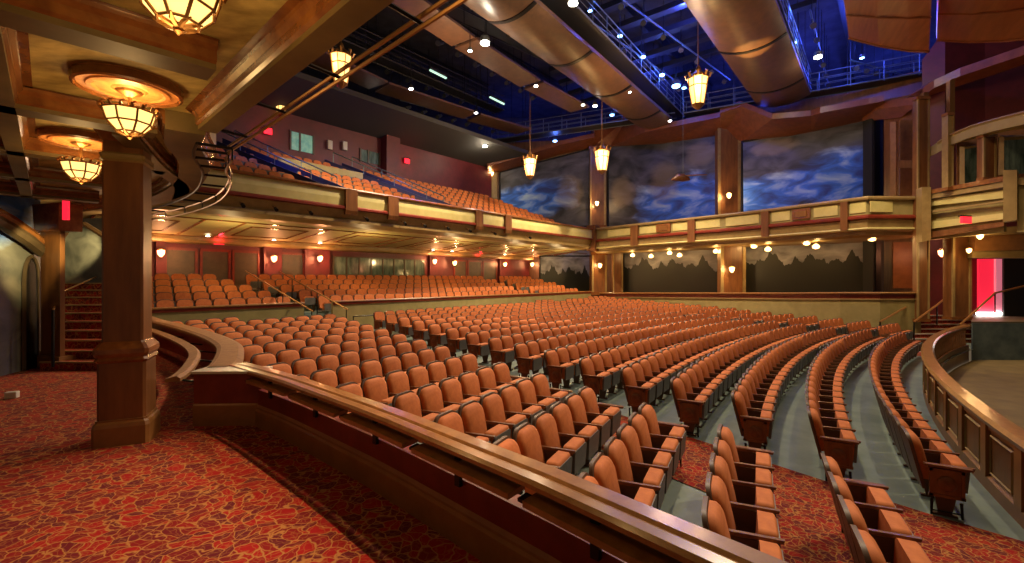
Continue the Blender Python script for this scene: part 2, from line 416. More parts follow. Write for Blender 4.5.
     # s along gallery (away), d across from camera
s_end = 6.08
PW = 2.10
par_path = parl(-4.0, s_end, PW)
b = MB()
poly = parl(-4, s_end, PW) + CURVE + [(-13.5, 16.0), (-16, 15), (-15, 9), (-12, 5), (-9, -3)]
k = len(b.v); b.v += [(x, y, 0) for x, y in poly]; b.face(tuple(range(len(poly))))
struct(b.build('floor', M_carpet), 'red patterned carpet floor of the raised side gallery', 'floor')

# ------------------------------------------------------------------ near parapet
x0 = 0.0
b = MB(); b.sweep([(-0.02, 0.25), (-0.02, 0.44), (0.10, 0.44), (0.10, -1.3), (0.02, -1.3), (0.02, 0.25)], par_path)
o = struct(b.build('wall_parapet', M_red), 'dark red mahogany parapet wall beside the gallery carpet', 'wall')
b = MB(); b.sweep([(-0.05, 0.0), (-0.05, 0.19), (-0.035, 0.21), (-0.035, 0.23), (-0.02, 0.26), (0.02, 0.26), (0.02, 0.0)], par_path)
struct(b.build('baseboard_parapet', M_skirt), 'brown wooden skirting along the foot of the near parapet', 'baseboard')
# handrail and ledge of the near parapet
t = thing('parapet_handrail', (*par(1.0, 2.1), 0.0), 'long polished wooden handrail on black brackets topping the near parapet', 'handrail')
def seg(s0, s1, d0, prof, mb):
    mb.sweep(prof, parl(s0, s1, d0))
b = MB(); 
prof = [(-0.11, 0.635), (-0.11, 0.66), (-0.09, 0.68), (-0.03, 0.685), (0.0, 0.672), (0.02, 0.685), (0.12, 0.685), (0.14, 0.665), (0.14, 0.635), (0.11, 0.61), (-0.02, 0.60), (-0.07, 0.62)]
seg(-4, 6.75, PW, prof, b); b.build('top_rail', M_rail, t)
for i in range(6):
    s1 = 6.12 - i * 1.12; s0 = s1 - 1.0
    b = MB(); seg(s0, s1, PW, [(-0.14, 0.535), (-0.14, 0.57), (0.0, 0.585), (0.0, 0.55)], b); b.build('ledge', M_rail, t)
for i in range(7):
    s1 = 6.2 - i * 1.12
    b = MB(); b.sweep([(-0.12, 0.54), (-0.12, 0.56), (-0.05, 0.57), (-0.05, 0.52)], [par(s1 - 0.28, PW), par(s1 - 0.02, PW)]); b.build('clip', M_black, t); b = MB()
    x, y = par(s1 - 0.5, PW - 0.04); b.box((x, y, 0.50), (0.03, 0.05, 0.20), R(48)); b.build('bracket', M_black, t)
# end post panel of the parapet and curved run
c1 = par(s_end, PW)
ep = [(-3.92, 5.52), (c1[0] - 0.02, c1[1] - 0.02)]
EPA = (-3.90, 5.60); EPB = (c1[0] + 0.02, c1[1] + 0.0)
b = MB(); b.sweep([(-0.25, 0), (0.0, 0), (0.0, 0.30), (0.0, 0.72), (-0.25, 0.72)], [EPA, EPB])
t = thing('parapet_end_post', ((EPA[0] + EPB[0]) / 2, (EPA[1] + EPB[1]) / 2, 0), 'low red wooden end pier with pale ledge where the parapet turns', 'pier')
b = MB(); b.sweep([(-0.16, 0.26), (0.0, 0.26), (0.0, 0.64), (-0.16, 0.64)], [EPA, EPB]); b.build('panel', M_red, t)
b = MB(); b.sweep([(-0.16, 0.0), (0.02, 0.0), (0.02, 0.25), (0.0, 0.27), (-0.16, 0.27)], [EPA, EPB]); b.build('skirting', M_skirt, t)
b = MB(); b.sweep([(-0.3, 0.64), (0.03, 0.64), (0.03, 0.67), (-0.3, 0.67)], [(EPA[0] - 0.02, EPA[1]), EPB]); b.build('ledge', M_stone, t)

def cr(pts, n=5):
    out = []
    for i in range(len(pts) - 1):
        p0 = pts[max(i - 1, 0)]; p1 = pts[i]; p2 = pts[i + 1]; p3 = pts[min(i + 2, len(pts) - 1)]
        for k in range(n):
            u = k / n
            out.append(tuple(0.5 * ((2 * p1[q]) + (-p0[q] + p2[q]) * u + (2 * p0[q] - 5 * p1[q] + 4 * p2[q] - p3[q]) * u * u + (-p0[q] + 3 * p1[q] - 3 * p2[q] + p3[q]) * u ** 3) for q in range(len(p1))))
    out.append(tuple(pts[-1])); return out
CV = cr(CURVE, 4)
b = MB(); b.sweep([(-0.06, 0.0), (-0.06, 0.60), (0.1, 0.60), (0.1, -1.2), (0.0, -1.2)], CV)
struct(b.build('wall_curved_parapet', M_red), 'curved dark red parapet wall beyond the corner pier', 'wall')
t = thing('curved_ledge', (*CURVE[2], 0.0), 'broad curved oak ledge with twin rails sweeping behind the pillar', 'ledge')
b = MB(); b.sweep([(-0.14, 0.60), (-0.14, 0.64), (-0.08, 0.67), (0.16, 0.67), (0.24, 0.64), (0.24, 0.60)], CV[1:]); b.build('outer_rail', M_ledge, t)
b = MB(); b.sweep([(-0.52, 0.52), (-0.52, 0.56), (-0.40, 0.59), (-0.36, 0.56), (-0.36, 0.52)], CV[1:]); b.build('inner_rail', M_ledge, t)
for i in range(2, len(CV) - 1, 4):
    p, q = CV[i], CV[i + 1]; dx, dy = q[0] - p[0], q[1] - p[1]; l = hypot(dx, dy); nx, ny = dy / l, -dx / l
    b = MB(); b.tube([(p[0] - nx * 0.42, p[1] - ny * 0.42, 0.53), (p[0] - nx * 0.06, p[1] - ny * 0.06, 0.45)], 0.015, 6); b.build('bracket', M_black, t)

# ------------------------------------------------------------------ column
def octo(hw, c, ch):  # square with cut corners, plan loop
    a = hw - ch
    L = [(-a, -hw), (a, -hw), (hw, -a), (hw, a), (a, hw), (-a, hw), (-hw, a), (-hw, -a)]
    an = R(25); return [(c[0] + x * cos(an) - y * sin(an), c[1] + x * sin(an) + y * cos(an)) for x, y in L]
def stackloops(mb, levels, c, ch=0.12):
    k0 = len(mb.v); n = 8
    for hw, z in levels:
        mb.v += [(x, y, z) for x, y in octo(hw, c, hw * ch)]
    for i in range(len(levels) - 1):
        for j in range(n):
            a = k0 + i * n + j; bq = k0 + i * n + (j + 1) % n
            mb.face((a, bq, bq + n, a + n))
    mb.face(tuple(k0 + j for j in range(n))[::-1]); mb.face(tuple(k0 + (len(levels) - 1) * n + j for j in range(n)))
def column(c, label):
    t = thing('column', (*c, 0), label, 'column')
    b = MB(); stackloops(b, [(0.25, 0), (0.25, 0.20), (0.24, 0.24), (0.225, 0.26), (0.225, 0.28)], c); b.build('base', M_skirt, t)
    b = MB(); stackloops(b, [(0.213, 0.27), (0.213, 0.90)], c); b.build('pedestal', M_wood, t)
    b = MB(); stackloops(b, [(0.215, 0.89), (0.235, 0.92), (0.222, 0.95), (0.242, 0.99), (0.242, 1.04), (0.215, 1.08), (0.20, 1.10), (0.19, 1.12)], c); b.build('pedestal_cap', M_mould, t)
    b = MB(); stackloops(b, [(0.182, 1.11), (0.178, 3.30)], c); b.build('shaft', M_wood, t)
    b = MB(); stackloops(b, [(0.18, 3.08), (0.20, 3.10), (0.193, 3.13), (0.20, 3.16), (0.18, 3.18)], c); b.build('neck_ring', M_tan, t)
    b = MB(); stackloops(b, [(0.18, 3.30), (0.21, 3.36), (0.24, 3.40), (0.24, 3.44)], c); b.build('capital', M_mould, t)
    return t
column((-4.33, 5.15), 'tall square wooden column on a panelled pedestal rising from the carpet')

# ------------------------------------------------------------------ side gallery ceiling
ZC, ZB = 3.43, 3.24
oe = [(UA[0] * s + UB[0] * 1.62 - 0.1, UA[1] * s + UB[1] * 1.62) for s in (-4.0, 0, 5.6)]
# outer edge passes (-3.16,4.86)*0.947 and (-0.6,2.46)*.947
OE0 = (-0.57, 2.33); OE1 = (-3.0, 4.60)
ou = ((OE1[0] - OE0[0]) / hypot(OE1[0] - OE0[0], OE1[1] - OE0[1]), (OE1[1] - OE0[1]) / hypot(OE1[0] - OE0[0], OE1[1] - OE0[1]))
def oep(s, d=0): return (OE1[0] + ou[0] * s - ou[1] * d, OE1[1] + ou[1] * s + ou[0] * d)   # d>0: inward (towards camera side)
OC = cr([oep(0), (-3.38, 5.1), (-3.85, 5.95), (-4.85, 7.2), (-6.2, 8.4), (-8.0, 9.6), (-11.0, 11.0)], 4)
b = MB(); poly = [oep(-9), oep(0)] + OC[1:] + [(-18, 12), (-14, 2), (-8, -6)]
k = 0; b.v += [(x, y, ZC) for x, y in poly]; b.face(tuple(range(len(poly))))
b.v += [(x, y, ZC + 0.3) for x, y in poly]; b.face(tuple(range(len(poly), 2 * len(poly))))
for i in range(len(poly)):
    j = (i + 1) % len(poly); b.face((i, j, j + len(poly), i + len(poly)))
struct(b.build('ceiling', M_parch), 'parchment painted coffered ceiling over the side gallery', 'ceiling')
def beam(path, w, name, label, mould=True, wid=0.17):
    x, y = path[0]
    t = thing(name, (x, y, ZB), label, 'beam', 'coffered ceiling beams')
    b = MB(); b.sweep([(-w, ZB), (w, ZB), (w, ZC + 0.02), (-w, ZC + 0.02)], path); b.build('soffit', M_beam, t)
    if mould:
        for s in (-1, 1):
            b = MB(); pr = [(s * w, ZB + 0.04), (s * (w + 0.02), ZB + 0.06), (s * (w + 0.018), ZB + 0.12), (s * (w + 0.045), ZB + 0.15), (s * (w + 0.05), ZB + 0.20), (s * (w + wid * 0.6), ZC - 0.01), (s * w, ZC - 0.01)]
            b.sweep(pr, path); b.build('moulding', M_mould, t)
    return t
beam([oep(-9, 0.08), oep(-0.1, 0.08)], 0.08, 'ceiling_beam', 'broad outer ceiling beam running along the gallery edge')
CB = [(-1.28, 1.15), (-2.78, 2.56), (-4.25, 3.95), (-5.65, 5.30), (-7.05, 6.65), (-8.45, 8.0)]
cl = ['cross beam of the coffered ceiling nearest the viewer', 'second cross beam, between the two nearest bowl chandeliers', 'third cross beam, in front of the wooden column', 'fourth cross beam, just behind the wooden column', 'fifth cross beam, towards the carpeted stairs', 'farthest cross beam above the carpeted stairs']
for i, (x, y) in enumerate(CB):
    # run from the far left to the outer beam
    def hit(px_, py_):
        # intersection of the ray along UB with the outer edge inner face
        ax, ay = oep(0, 0.4); det = UB[0] * (-ou[1]) - UB[1] * (-ou[0])
        rx, ry = ax - px_, ay - py_
        return (rx * (-ou[1]) - ry * (-ou[0])) / det
    tt = hit(x, y)
    if i >= 3: tt = [0, 0, 0, 1.3, 1.1, 0.9][i] + 0.0
    beam([(x - UB[0] * 4.5, y - UB[1] * 4.5), (x + UB[0] * tt, y + UB[1] * tt)], 0.12, 'ceiling_beam', cl[i], wid=0.14)
# inner long beam (near the left wall)
beam([(-0.4, 0.0), (-3.35, 2.93), (-8.6, 8.1)], 0.07, 'ceiling_beam', 'long ceiling beam over the painted left wall')
# curved beam at gallery end
OCi = [(x - 0.0, y) for x, y in OC]
beam([(p[0] - 0.20, p[1] - 0.12) for p in OC], 0.16, 'curved_beam', 'curved end beam bending left behind the wooden column', wid=0.13)
beam(cr([(-3.9, 4.6), (-4.6, 5.9), (-5.2, 7.2), (-6.3, 8.6)], 4), 0.10, 'curved_beam', 'curved inner rib of the ceiling right behind the column', wid=0.08)

# pipe rail alongside the gallery ceiling: straight double pipe and curved ladder truss
t = thing('lighting_pipe', (*oep(-2, -0.5), 3.2), 'straight double lighting pipe hung beside the gallery ceiling edge', 'pipe')
for dz in (0, 0.09):
    b = MB(); b.tube([(*oep(0.55, -0.26), ZB - 0.02 + dz * .7), (*oep(-5.0, -0.20), ZB - 0.02 + dz * .7)], 0.014, 6); b.build('pipe', M_gold, t)
for s in (-0.2, -1.2, -2.2, -3.2):
    b = MB(); b.tube([(*oep(s, 0.0), ZB + 0.02), (*oep(s, -0.24), ZB)], 0.014, 5); b.build('strut', M_black, t)
t = thing('curved_ladder_truss', (*OC[6], 3.0), 'curved black ladder truss with a bronze edge beside the column', 'truss')
po = []; pi_ = []
for i, p in enumerate(OC[:-3]):
    q = OC[i + 1]; dx, dy = q[0] - p[0], q[1] - p[1]; l = hypot(dx, dy); nx, ny = dy / l, -dx / l
    po.append((p[0] + nx * 0.16, p[1] + ny * 0.16, ZB - 0.1)); pi_.append((p[0] - nx * 0.14, p[1] - ny * 0.14, ZB - 0.1))
b = MB(); b.tube(po, 0.016, 6); b.build('outer_tube', M_gold, t)
b = MB(); b.tube(pi_, 0.016, 6); b.build('inner_tube', M_black, t)
b = MB(); b.tube([(x, y, z - 0.12) for x, y, z in po], 0.012, 6); b.build('lower_tube', M_gold, t)
for i in range(0, len(po), 2):
    b = MB(); b.tube([po[i], pi_[i]], 0.016, 6); b.tube([po[i], (po[i][0], po[i][1], po[i][2] - 0.12)], 0.01, 5); b.build('rung', M_black, t)

# ------------------------------------------------------------------ bowl chandeliers with medallions
def bowl(x, y, label, mlabel, z=3.0):
    t = thing('medallion', (x, y, ZC - 0.05), mlabel, 'ceiling medallion', 'copper ceiling medallions')
    b = MB(); b.lathe([(0.05, -0.012), (0.10, -0.012), (0.12, 0.0), (0.22, -0.003), (0.24, -0.014), (0.27, -0.012), (0.28, 0.0), (0.33, -0.0), (0.36, 0.03), (0.36, 0.06)], (x, y, ZC - 0.06), 40); b.build('disc', M_mediat, t)
    b = MB(); b.lathe([(0.335, 0.0), (0.345, -0.02), (0.365, -0.01), (0.37, 0.05), (0.335, 0.05), (0.335, 0.0)], (x, y, ZC - 0.06), 40, 0, False); b.build('rim', M_mould, t)
    s_ = 0.78
    t = thing('bowl_chandelier', (x, y, z), label, 'chandelier', 'bowl chandeliers of the side gallery')
    b = MB(); b.lathe([(r_ * s_, q_ * s_) for r_, q_ in [(0.02, -0.09), (0.11, -0.09), (0.19, 0.0), (0.225, 0.12), (0.21, 0.13), (0.02, 0.14)]], (x, y, z), 8, 0.2); b.build('shade', M_glow, t)
    b = MB()
    lo = [(r_ * s_, q_ * s_) for r_, q_ in [(0.11, -0.095), (0.195, 0.0), (0.232, 0.125)]]
    for j in range(8):
        a = 0.2 + 2 * pi * j / 8
        b.tube([(x + r * cos(a), y + r * sin(a), z + q) for r, q in lo], 0.008, 5)
    for r, q in lo:
        b.tube([(x + r * cos(0.2 + 2 * pi * j / 8), y + r * sin(0.2 + 2 * pi * j / 8), z + q) for j in range(9)], 0.008, 5)
    b.build('frame', M_gold, t)
    b = MB()
    for j in range(8):
        a = 0.2 + 2 * pi * j / 8
        b.tube([(x + 0.02 * cos(a), y + 0.02 * sin(a), z - 0.12 * s_), (x + 0.06 * cos(a), y + 0.06 * sin(a), z - 0.105 * s_), (x + 0.10 * cos(a + 0.15), y + 0.10 * sin(a + 0.15), z - 0.092 * s_)], [0.012, 0.012, 0.004], 5)
    b.lathe([(0.005, -0.03), (0.02, -0.015), (0.015, 0.0), (0.03, 0.02)], (x, y, z - 0.13 * s_), 8); b.build('finial', M_gold, t)
    b = MB()
    for j in range(16):
        a = 2 * pi * j / 16
        b.tube([(x + 0.232 * s_ * cos(a), y + 0.232 * s_ * sin(a), z + 0.125 * s_), (x + 0.25 * s_ * cos(a), y + 0.25 * s_ * sin(a), z + 0.16 * s_), (x + 0.23 * s_ * cos(a + 0.12), y + 0.23 * s_ * sin(a + 0.12), z + 0.18 * s_)], 0.012, 5)
    b.build('crown', M_gold, t)
    b = MB(); b.tube([(x, y, z + 0.14), (x, y, ZC - 0.06)], 0.014, 6); b.lathe([(0.02, 0), (0.08, 0.03), (0.10, 0.05)], (x, y, ZC - 0.12), 10); b.build('stem', M_gold, t)
    light('chandelier_bulb', 'POINT', (x, y, z + 0.16), 8, (1.0, 0.62, 0.22), 0.07)
    light('chandelier_bulb', 'POINT', (x, y, z - 0.25), 9, (1.0, 0.60, 0.22), 0.12)
bowl(-1.57, 2.15, 'large glowing faceted bowl chandelier nearest the viewer, at the top edge', 'copper disc on the ceiling over the nearest chandelier', 3.08)
bowl(-3.18, 3.80, 'glowing faceted bowl chandelier hanging in front of the wooden column', 'carved copper ceiling disc in front of the column', 3.09)
bowl(-4.95, 5.25, 'glowing faceted bowl chandelier half hidden left of the wooden column', 'copper ceiling disc left of the column top', 3.02)

# ------------------------------------------------------------------ left end of the gallery
M_lm = mural('painted_left_wall', [(0.55, 0.95, 0.5, 0.25)], [(0.55, 0.45, 0.35, 0.12)], lift=True)
wl0 = (-8.9, 6.3); wl1 = (-9.75, 9.45); 
b = MB(); b.slab((-8.6, 5.4, 0), (*wl1, 0), (*wl1, 3.5), (-8.6, 5.4, 3.5), 0.2)
struct(b.build('wall_left', M_lm), 'dark cloud painted wall at the left edge', 'wall')
# arched recess door in that wall
def on_left(u, z, off=0.0):   # u 0..1 along wall
    return (-8.6 + (wl1[0] + 8.6) * u + off * 0.96, 5.4 + (wl1[1] - 5.4) * u + off * 0.27, z)
def u_at(px):
    k = (px - CX) / F
    return (k * 5.4 + 8.6) / ((wl1[0] + 8.6) - k * (wl1[1] - 5.4))
ua0, ua1 = u_at(22), u_at(37)
t = thing('arched_doorway', on_left((ua0 + ua1) / 2, 0), 'narrow dark arched doorway in the painted left wall', 'doorway')
def archloop(u0, u1, z1, zt, n=8):
    L = [(u0, 0.0), (u0, z1)]
    um = (u0 + u1) / 2
    for i in range(1, n): a = pi - pi * i / n; L.append((um + (u1 - u0) / 2 * cos(a), z1 + (zt - z1) * sin(a)))
    L += [(u1, z1), (u1, 0.0)]; return L
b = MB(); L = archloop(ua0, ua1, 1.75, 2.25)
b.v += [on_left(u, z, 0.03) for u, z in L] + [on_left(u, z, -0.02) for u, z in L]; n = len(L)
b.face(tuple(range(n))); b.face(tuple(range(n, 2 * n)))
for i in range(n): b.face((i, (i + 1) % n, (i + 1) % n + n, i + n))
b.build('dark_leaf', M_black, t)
b = MB(); b.tube([on_left(u, z, 0.03) for u, z in L], 0.035, 6); b.build('arch_frame', M_door, t)
# big arched header over the painted wall
t = thing('wall_arch', on_left(0.5, 2.3), 'heavy dark wooden arch framing the painted left wall', 'arch')
arc = []
for i in range(13):
    u = -0.25 + 1.22 * i / 12; q = (u - 0.0) / 1.0
    arc.append(on_left(u, 3.28 - 0.85 * max(0, q) ** 3.0, 0.12))
b = MB(); b.tube(arc, 0.10, 8); b.build('outer_moulding', M_mould, t, True)
b = MB(); b.tube([(x, y, z - 0.16) for x, y, z in arc], 0.12, 8); b.build('inner_band', M_door, t, True)
# pilaster, jamb and stairs
t = thing('pilaster', (*wl1, 0), 'brown wooden pilaster at the end of the painted left wall', 'pilaster')
pa = P(41, 300, 9.3); pb = P(60, 300, 9.1)
b = MB(); b.slab((pa[0], pa[1], 0), (pb[0], pb[1], 0), (pb[0], pb[1], 3.3), (pa[0], pa[1], 3.3), 0.08); b.build('shaft', M_wood, t)
b = MB(); b.slab((pa[0] - 0.03, pa[1] - 0.05, 0), (pb[0] + 0.03, pb[1] - 0.05, 0), (pb[0] + 0.03, pb[1] - 0.05, 0.25), (pa[0] - 0.03, pa[1] - 0.05, 0.25), 0.4); b.build('base', M_skirt, t)
b = MB(); b.slab((pa[0] - 0.05, pa[1] - 0.08, 2.75), (pb[0] + 0.05, pb[1] - 0.08, 2.75), (pb[0] + 0.08, pb[1] - 0.1, 3.3), (pa[0] - 0.08, pa[1] - 0.1, 3.3), 0.4); b.build('capital', M_mould, t)
t = thing('gallery_stairs', P(85, 368, 9.0)[:2] + (0,), 'red carpeted stairs climbing behind the column at left', 'stairs')
for i in range(10):
    y0 = 9.0 + 0.32 * i; xl = (40 - CX) / F * y0 if i < 3 else (61 - CX) / F * y0; xr = (118 - CX) / F * y0
    b = MB(); b.hexa([(xl, y0, 0), (xr, y0 + 0.0, 0), (xr, y0 + 0.33, 0), (xl, y0 + 0.33, 0)], [(xl, y0, 0.17 * (i + 1)), (xr, y0, 0.17 * (i + 1)), (xr, y0 + 0.33, 0.17 * (i + 1)), (xl, y0 + 0.33, 0.17 * (i + 1))])
    st = b.build('step', M_carpet, t)
    b = MB(); b.box(((xl + xr) / 2, y0 - 0.005, 0.17 * (i + 1) - 0.012), (xr - xl, 0.03, 0.03)); sub(b, 'nosing', M_tan, st, t)
t = thing('stair_handrail', (-8.7, 9.2, 0.0), 'slim black handrail beside the carpeted gallery stairs', 'handrail')
b = MB(); b.tube([P(53, 367, 8.9), P(53, 310, 8.9)], 0.025, 6); b.build('post', M_black, t)
b = MB(); b.tube([P(53, 310, 8.9), P(64, 291, 10.5), P(96, 277, 12.4)], 0.02, 6); b.build('rail', M_gold, t)
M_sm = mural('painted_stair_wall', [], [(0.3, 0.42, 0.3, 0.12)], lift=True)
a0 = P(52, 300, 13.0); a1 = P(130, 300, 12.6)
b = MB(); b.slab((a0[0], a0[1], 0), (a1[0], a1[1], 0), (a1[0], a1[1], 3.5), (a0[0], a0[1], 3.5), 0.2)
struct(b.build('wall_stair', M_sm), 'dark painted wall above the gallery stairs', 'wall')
t = thing('arch_rib', (-9.3, 10.8, 2.6), 'pale cove arch over the gallery stair head', 'arch')
b = MB(); b.tube([P(60, 240, 11), P(70, 226, 11), P(85, 224, 11), P(104, 236, 11)], 0.06, 6); b.build('rib', M_tan, t)
light('stair_fill_light', 'POINT', (-8.6, 10.2, 2.9), 55, (1.0, 0.62, 0.35), 0.1)  # fill light added to bring up the stairs and their nosings
light('stair_wall_lamp', 'SPOT', (-10.8, 11.7, 3.0), 330, (1.0, 0.8, 0.35), 0.05, (P(78, 250, 12.9)), 42)
light('left_wall_lamp', 'SPOT', (-8.3, 8.5, 2.7), 170, (1.0, 0.8, 0.35), 0.05, on_left(0.88, 2.2), 60)
b = MB(); b.box(P(12, 389, 6.9)[:2] + (0.05,), (0.14, 0.10, 0.10), 0.4)
o = b.build('wall_outlet_box', M_stone, bevel=0.01); tag(o, 'small pale socket box on the carpet by the left wall', 'socket')
t = thing('exit_sign', P(66, 207, 8.8), 'red lit sign by the arch above the pilaster', 'sign')
b = MB(); b.box(P(66, 209, 8.8), (0.10, 0.05, 0.42), 0.0); b.build('face', M_exit, t)
b = MB(); b.box((P(66, 207, 8.8)[0], 8.84, P(66, 195, 8.8)[2]), (0.12, 0.12, 0.06), 0.0); b.build('bracket', M_black, t)

# ------------------------------------------------------------------ theatre seats
def rounded(w, z0, z1, r, n=4):
    L = [(-w / 2 * 0.9, z0), (w / 2 * 0.9, z0)]
    for cx_, sgn in ((w / 2 - r, 1), (-w / 2 + r, -1)):
        for i in range(n + 1):
            a = (pi / 2) * i / n if sgn == 1 else pi / 2 + (pi / 2) * i / n
            L.append((cx_ + r * cos(a), z1 - r + r * sin(a)))
    return L
def seat_mb(w, z0, z1, r, y0, y1, tilt, n=4, puff=0.0, ox=0.0):
    """rounded-top panel between depths y0 (front) and y1 (back), leaning back by tilt"""
    b = MB(); L = rounded(w, z0, z1, r, n); k = len(L)
    def put(y, sc=1.0):
        zc = (z0 + z1) / 2
        for x, z in L:
            z_ = zc + (z - zc) * sc; b.v.append((ox + x * sc, y - (z_ - z0) * tilt, z_))
    lv = [(y0 + puff, 0.82), (y0 + puff * 0.5, 0.94), (y0, 1.0), (y1, 1.0)] if puff else [(y0, 1.0), (y1, 1.0)]
    for y, sc in lv: put(y, sc)
    b.face(tuple(range(k))); b.face(tuple(range((len(lv) - 1) * k, len(lv) * k)))
    for i in range(len(lv) - 1):
        for j in range(k): b.face((i * k + j, i * k + (j + 1) % k, (i + 1) * k + (j + 1) % k, (i + 1) * k + j))
    return b
W = 0.575
def seat_parts(hi=True):
    """local frame: +y faces the stage, origin on the floor. returns [(name, MB, material)]"""
    out = []
    n = 5 if hi else 2
    out.append(('backrest', seat_mb(0.50, 0.40, 0.94, 0.14, -0.10, -0.15, 0.24, n, 0.045 if hi else 0), M_orange))
    out.append(('back_shell', seat_mb(0.54, 0.28, 0.965, 0.15, -0.125, -0.165, 0.24, n), M_shell))
    c = seat_mb(0.48, 0.33, 0.655, 0.07, 0.235, 0.10, -0.06, 4 if hi else 1, 0.03 if hi else 0.0)
    out.append(('cushion', c, M_orange))
    p = seat_mb(0.47, 0.30, 0.61, 0.05, 0.275, 0.235, -0.06, 2 if hi else 1)
    out.append(('seat_pan', p, M_pan))
    return out
def arm_parts(side, hi=True):
    out = []
    x = side * W / 2
    b = MB(); b.hexa([(x - 0.025, -0.16, 0.60), (x + 0.025, -0.16, 0.60), (x + 0.025, 0.31, 0.62), (x - 0.025, 0.31, 0.62)], [(x - 0.02, -0.16, 0.635), (x + 0.02, -0.16, 0.635), (x + 0.02, 0.32, 0.65), (x - 0.02, 0.32, 0.65)])
    out.append(('armrest', b, M_arm))
    b = MB(); b.hexa([(x - 0.018, -0.02, 0.0), (x + 0.018, -0.02, 0.0), (x + 0.018, 0.10, 0.0), (x - 0.018, 0.10, 0.0)], [(x - 0.018, -0.12, 0.60), (x + 0.018, -0.12, 0.60), (x + 0.018, 0.22, 0.60), (x - 0.018, 0.22, 0.60)])
    if hi: b.box((x, 0.04, 0.012), (0.06, 0.24, 0.024))
    out.append(('standard', b, M_shell))
    return out
def end_parts(side):
    """decorative row-end panel: framed dark wood with a roundel, standing on two legs"""
    x = side * (W / 2 + 0.035); out = []
    b = MB(); b.box((x, 0.05, 0.42), (0.035, 0.32, 0.34)); 
    for yy in (-0.10, 0.20): b.box((x + side * 0.012, yy, 0.42), (0.03, 0.035, 0.36))
    for zz in (0.26, 0.58): b.box((x + side * 0.012, 0.05, zz), (0.03, 0.35, 0.035))
    out.append(('end_panel', b, M_wood))
    b = MB(); b.lathe([(0.08, 0), (0.095, 0.01), (0.08, 0.02)], (0, 0, 0), 12)
    b.v = [(x + side * (0.022 + z), 0.05 + vx, 0.42 + vy) for vx, vy, z in b.v]
    out.append(('roundel', b, M_arm))
    b = MB()
    for yy in (-0.09, 0.19): b.tube([(x, yy, 0.20), (x, yy * 1.05, 0.0)], [0.018, 0.012], 6)
    b.tube([(x, -0.09, 0.06), (x, 0.19, 0.06)], 0.008, 5)
    out.append(('end_leg', b, M_black))
    b = MB(); b.box((x, 0.06, 0.63), (0.075, 0.46, 0.03)); out.append(('end_armrest', b, M_arm))
    return out

MESH = {}
def cached(key, parts):
    if key not in MESH:
        L = []
        for name, b, m in parts:
            me = b.mesh(name, [m], (0, 0, 0))
            import bmesh
            bm = bmesh.new(); bm.from_mesh(me); bmesh.ops.recalc_face_normals(bm, faces=bm.faces); bm.to_mesh(me); bm.free()
            me.polygons.foreach_set('use_smooth', [True] * len(me.polygons))
            try: me.set_sharp_from_angle(angle=R(40))
            except Exception: pass
            L.append((name, me))
        MESH[key] = L
    return MESH[key]
KIT = {'seat': cached('seat', seat_parts(True) + arm_parts(-1)), 'armR': cached('armR', arm_parts(1)), 'endL': cached('endL', end_parts(-1)), 'endR': cached('endR', end_parts(1))}

seats = []     # (x, y, z, facing, extras, label, group)
def row_arc(start, r, a0, count, zf, block, rown, first_from, grp, endL, endR, clip, wheel=()):
    out = []
    for k in range(count):
        a = a0 + math.degrees((k + 0.5) * W / r) * (1 if first_from >= 0 else -1)
        x, y = polar(r, a)
        if not clip(x, y): continue
        out.append((x, y, zf(x, y), atan2(CC[1] - y, CC[0] - x) - pi / 2, k))
    return out
def az_of(p): return math.degrees(atan2(p[0] - CC[0], p[1] - CC[1]))
def behind_mid(x, y): return (x - MP0[0]) * MPN[0] + (y - MP0[1]) * MPN[1]
def clipA(x, y):
    d = PN[0] * x + PN[1] * y; s = PD[0] * x + PD[1] * y
    if behind_mid(x, y) > -0.9: return False
    if s < s_end + 0.3: return d > 2.75
    # curved part: stay right of the curve
    for (p, q) in zip(CURVE[:-1], CURVE[1:]):
        cr_ = (q[0] - p[0]) * (y - p[1]) - (q[1] - p[1]) * (x - p[0])
        l = hypot(q[0] - p[0], q[1] - p[1])
        u = ((x - p[0]) * (q[0] - p[0]) + (y - p[1]) * (q[1] - p[1])) / l / l
        if -0.3 < u < 1.3 and cr_ / l > -0.55: return False
        if -0.3 < u < 1.3 and cr_ / l < -0.55: pass
    if x < -2.6 and y < 6.6 : return False
    return x > -12.2
FA = (15.3, 17.6)
def left_of_far(x, y):   # >0 when beyond the far aisle line
    return (x - FA[0]) * 0.71 + (y - FA[1]) * 0.70
SW = [(6.9, 36.6), (13.6, 27.6), (17.4, 22.2)]
def clipR(x, y):
    # stay inside the far side parapet
    for p, q in zip(SW[:-1], SW[1:]):
        cr_ = (q[0] - p[0]) * (y - p[1]) - (q[1] - p[1]) * (x - p[0]); l = hypot(q[0] - p[0], q[1] - p[1])
        if cr_ / l > -0.5: return False
    return behind_mid(x, y) < -0.9
def az_name(k): return ORD[min(k, 40)]
# left block
for n in range(1, 19):
    e = Ea(n); r = hypot(e[0] - CC[0], e[1] - CC[1]); a0 = az_of(e)
    row = []
    for k in range(26):
        a = a0 - math.degrees((k + 0.5) * W / r); x, y = polar(r, a)
        if clipA(x, y): row.append((x, y, k))
    for i, (x, y, k) in enumerate(row):
        d = PN[0] * x + PN[1] * y; s = PD[0] * x + PD[1] * y
        if s < s_end and 2.02 > 0.95 * d / 2.02 + 0.25 and d < 4.4: continue
        ex = []
        if k == 0: ex.append('endL')
        if i == len(row) - 1: ex += ['armR', 'endR']
        seats.append(dict(p=(x, y, zfl(x, y)), f=atan2(CC[1] - y, CC[0] - x) - pi / 2, ex=[q for q in ex if q], blk='left block', row=n, k=k + 1, main=True))
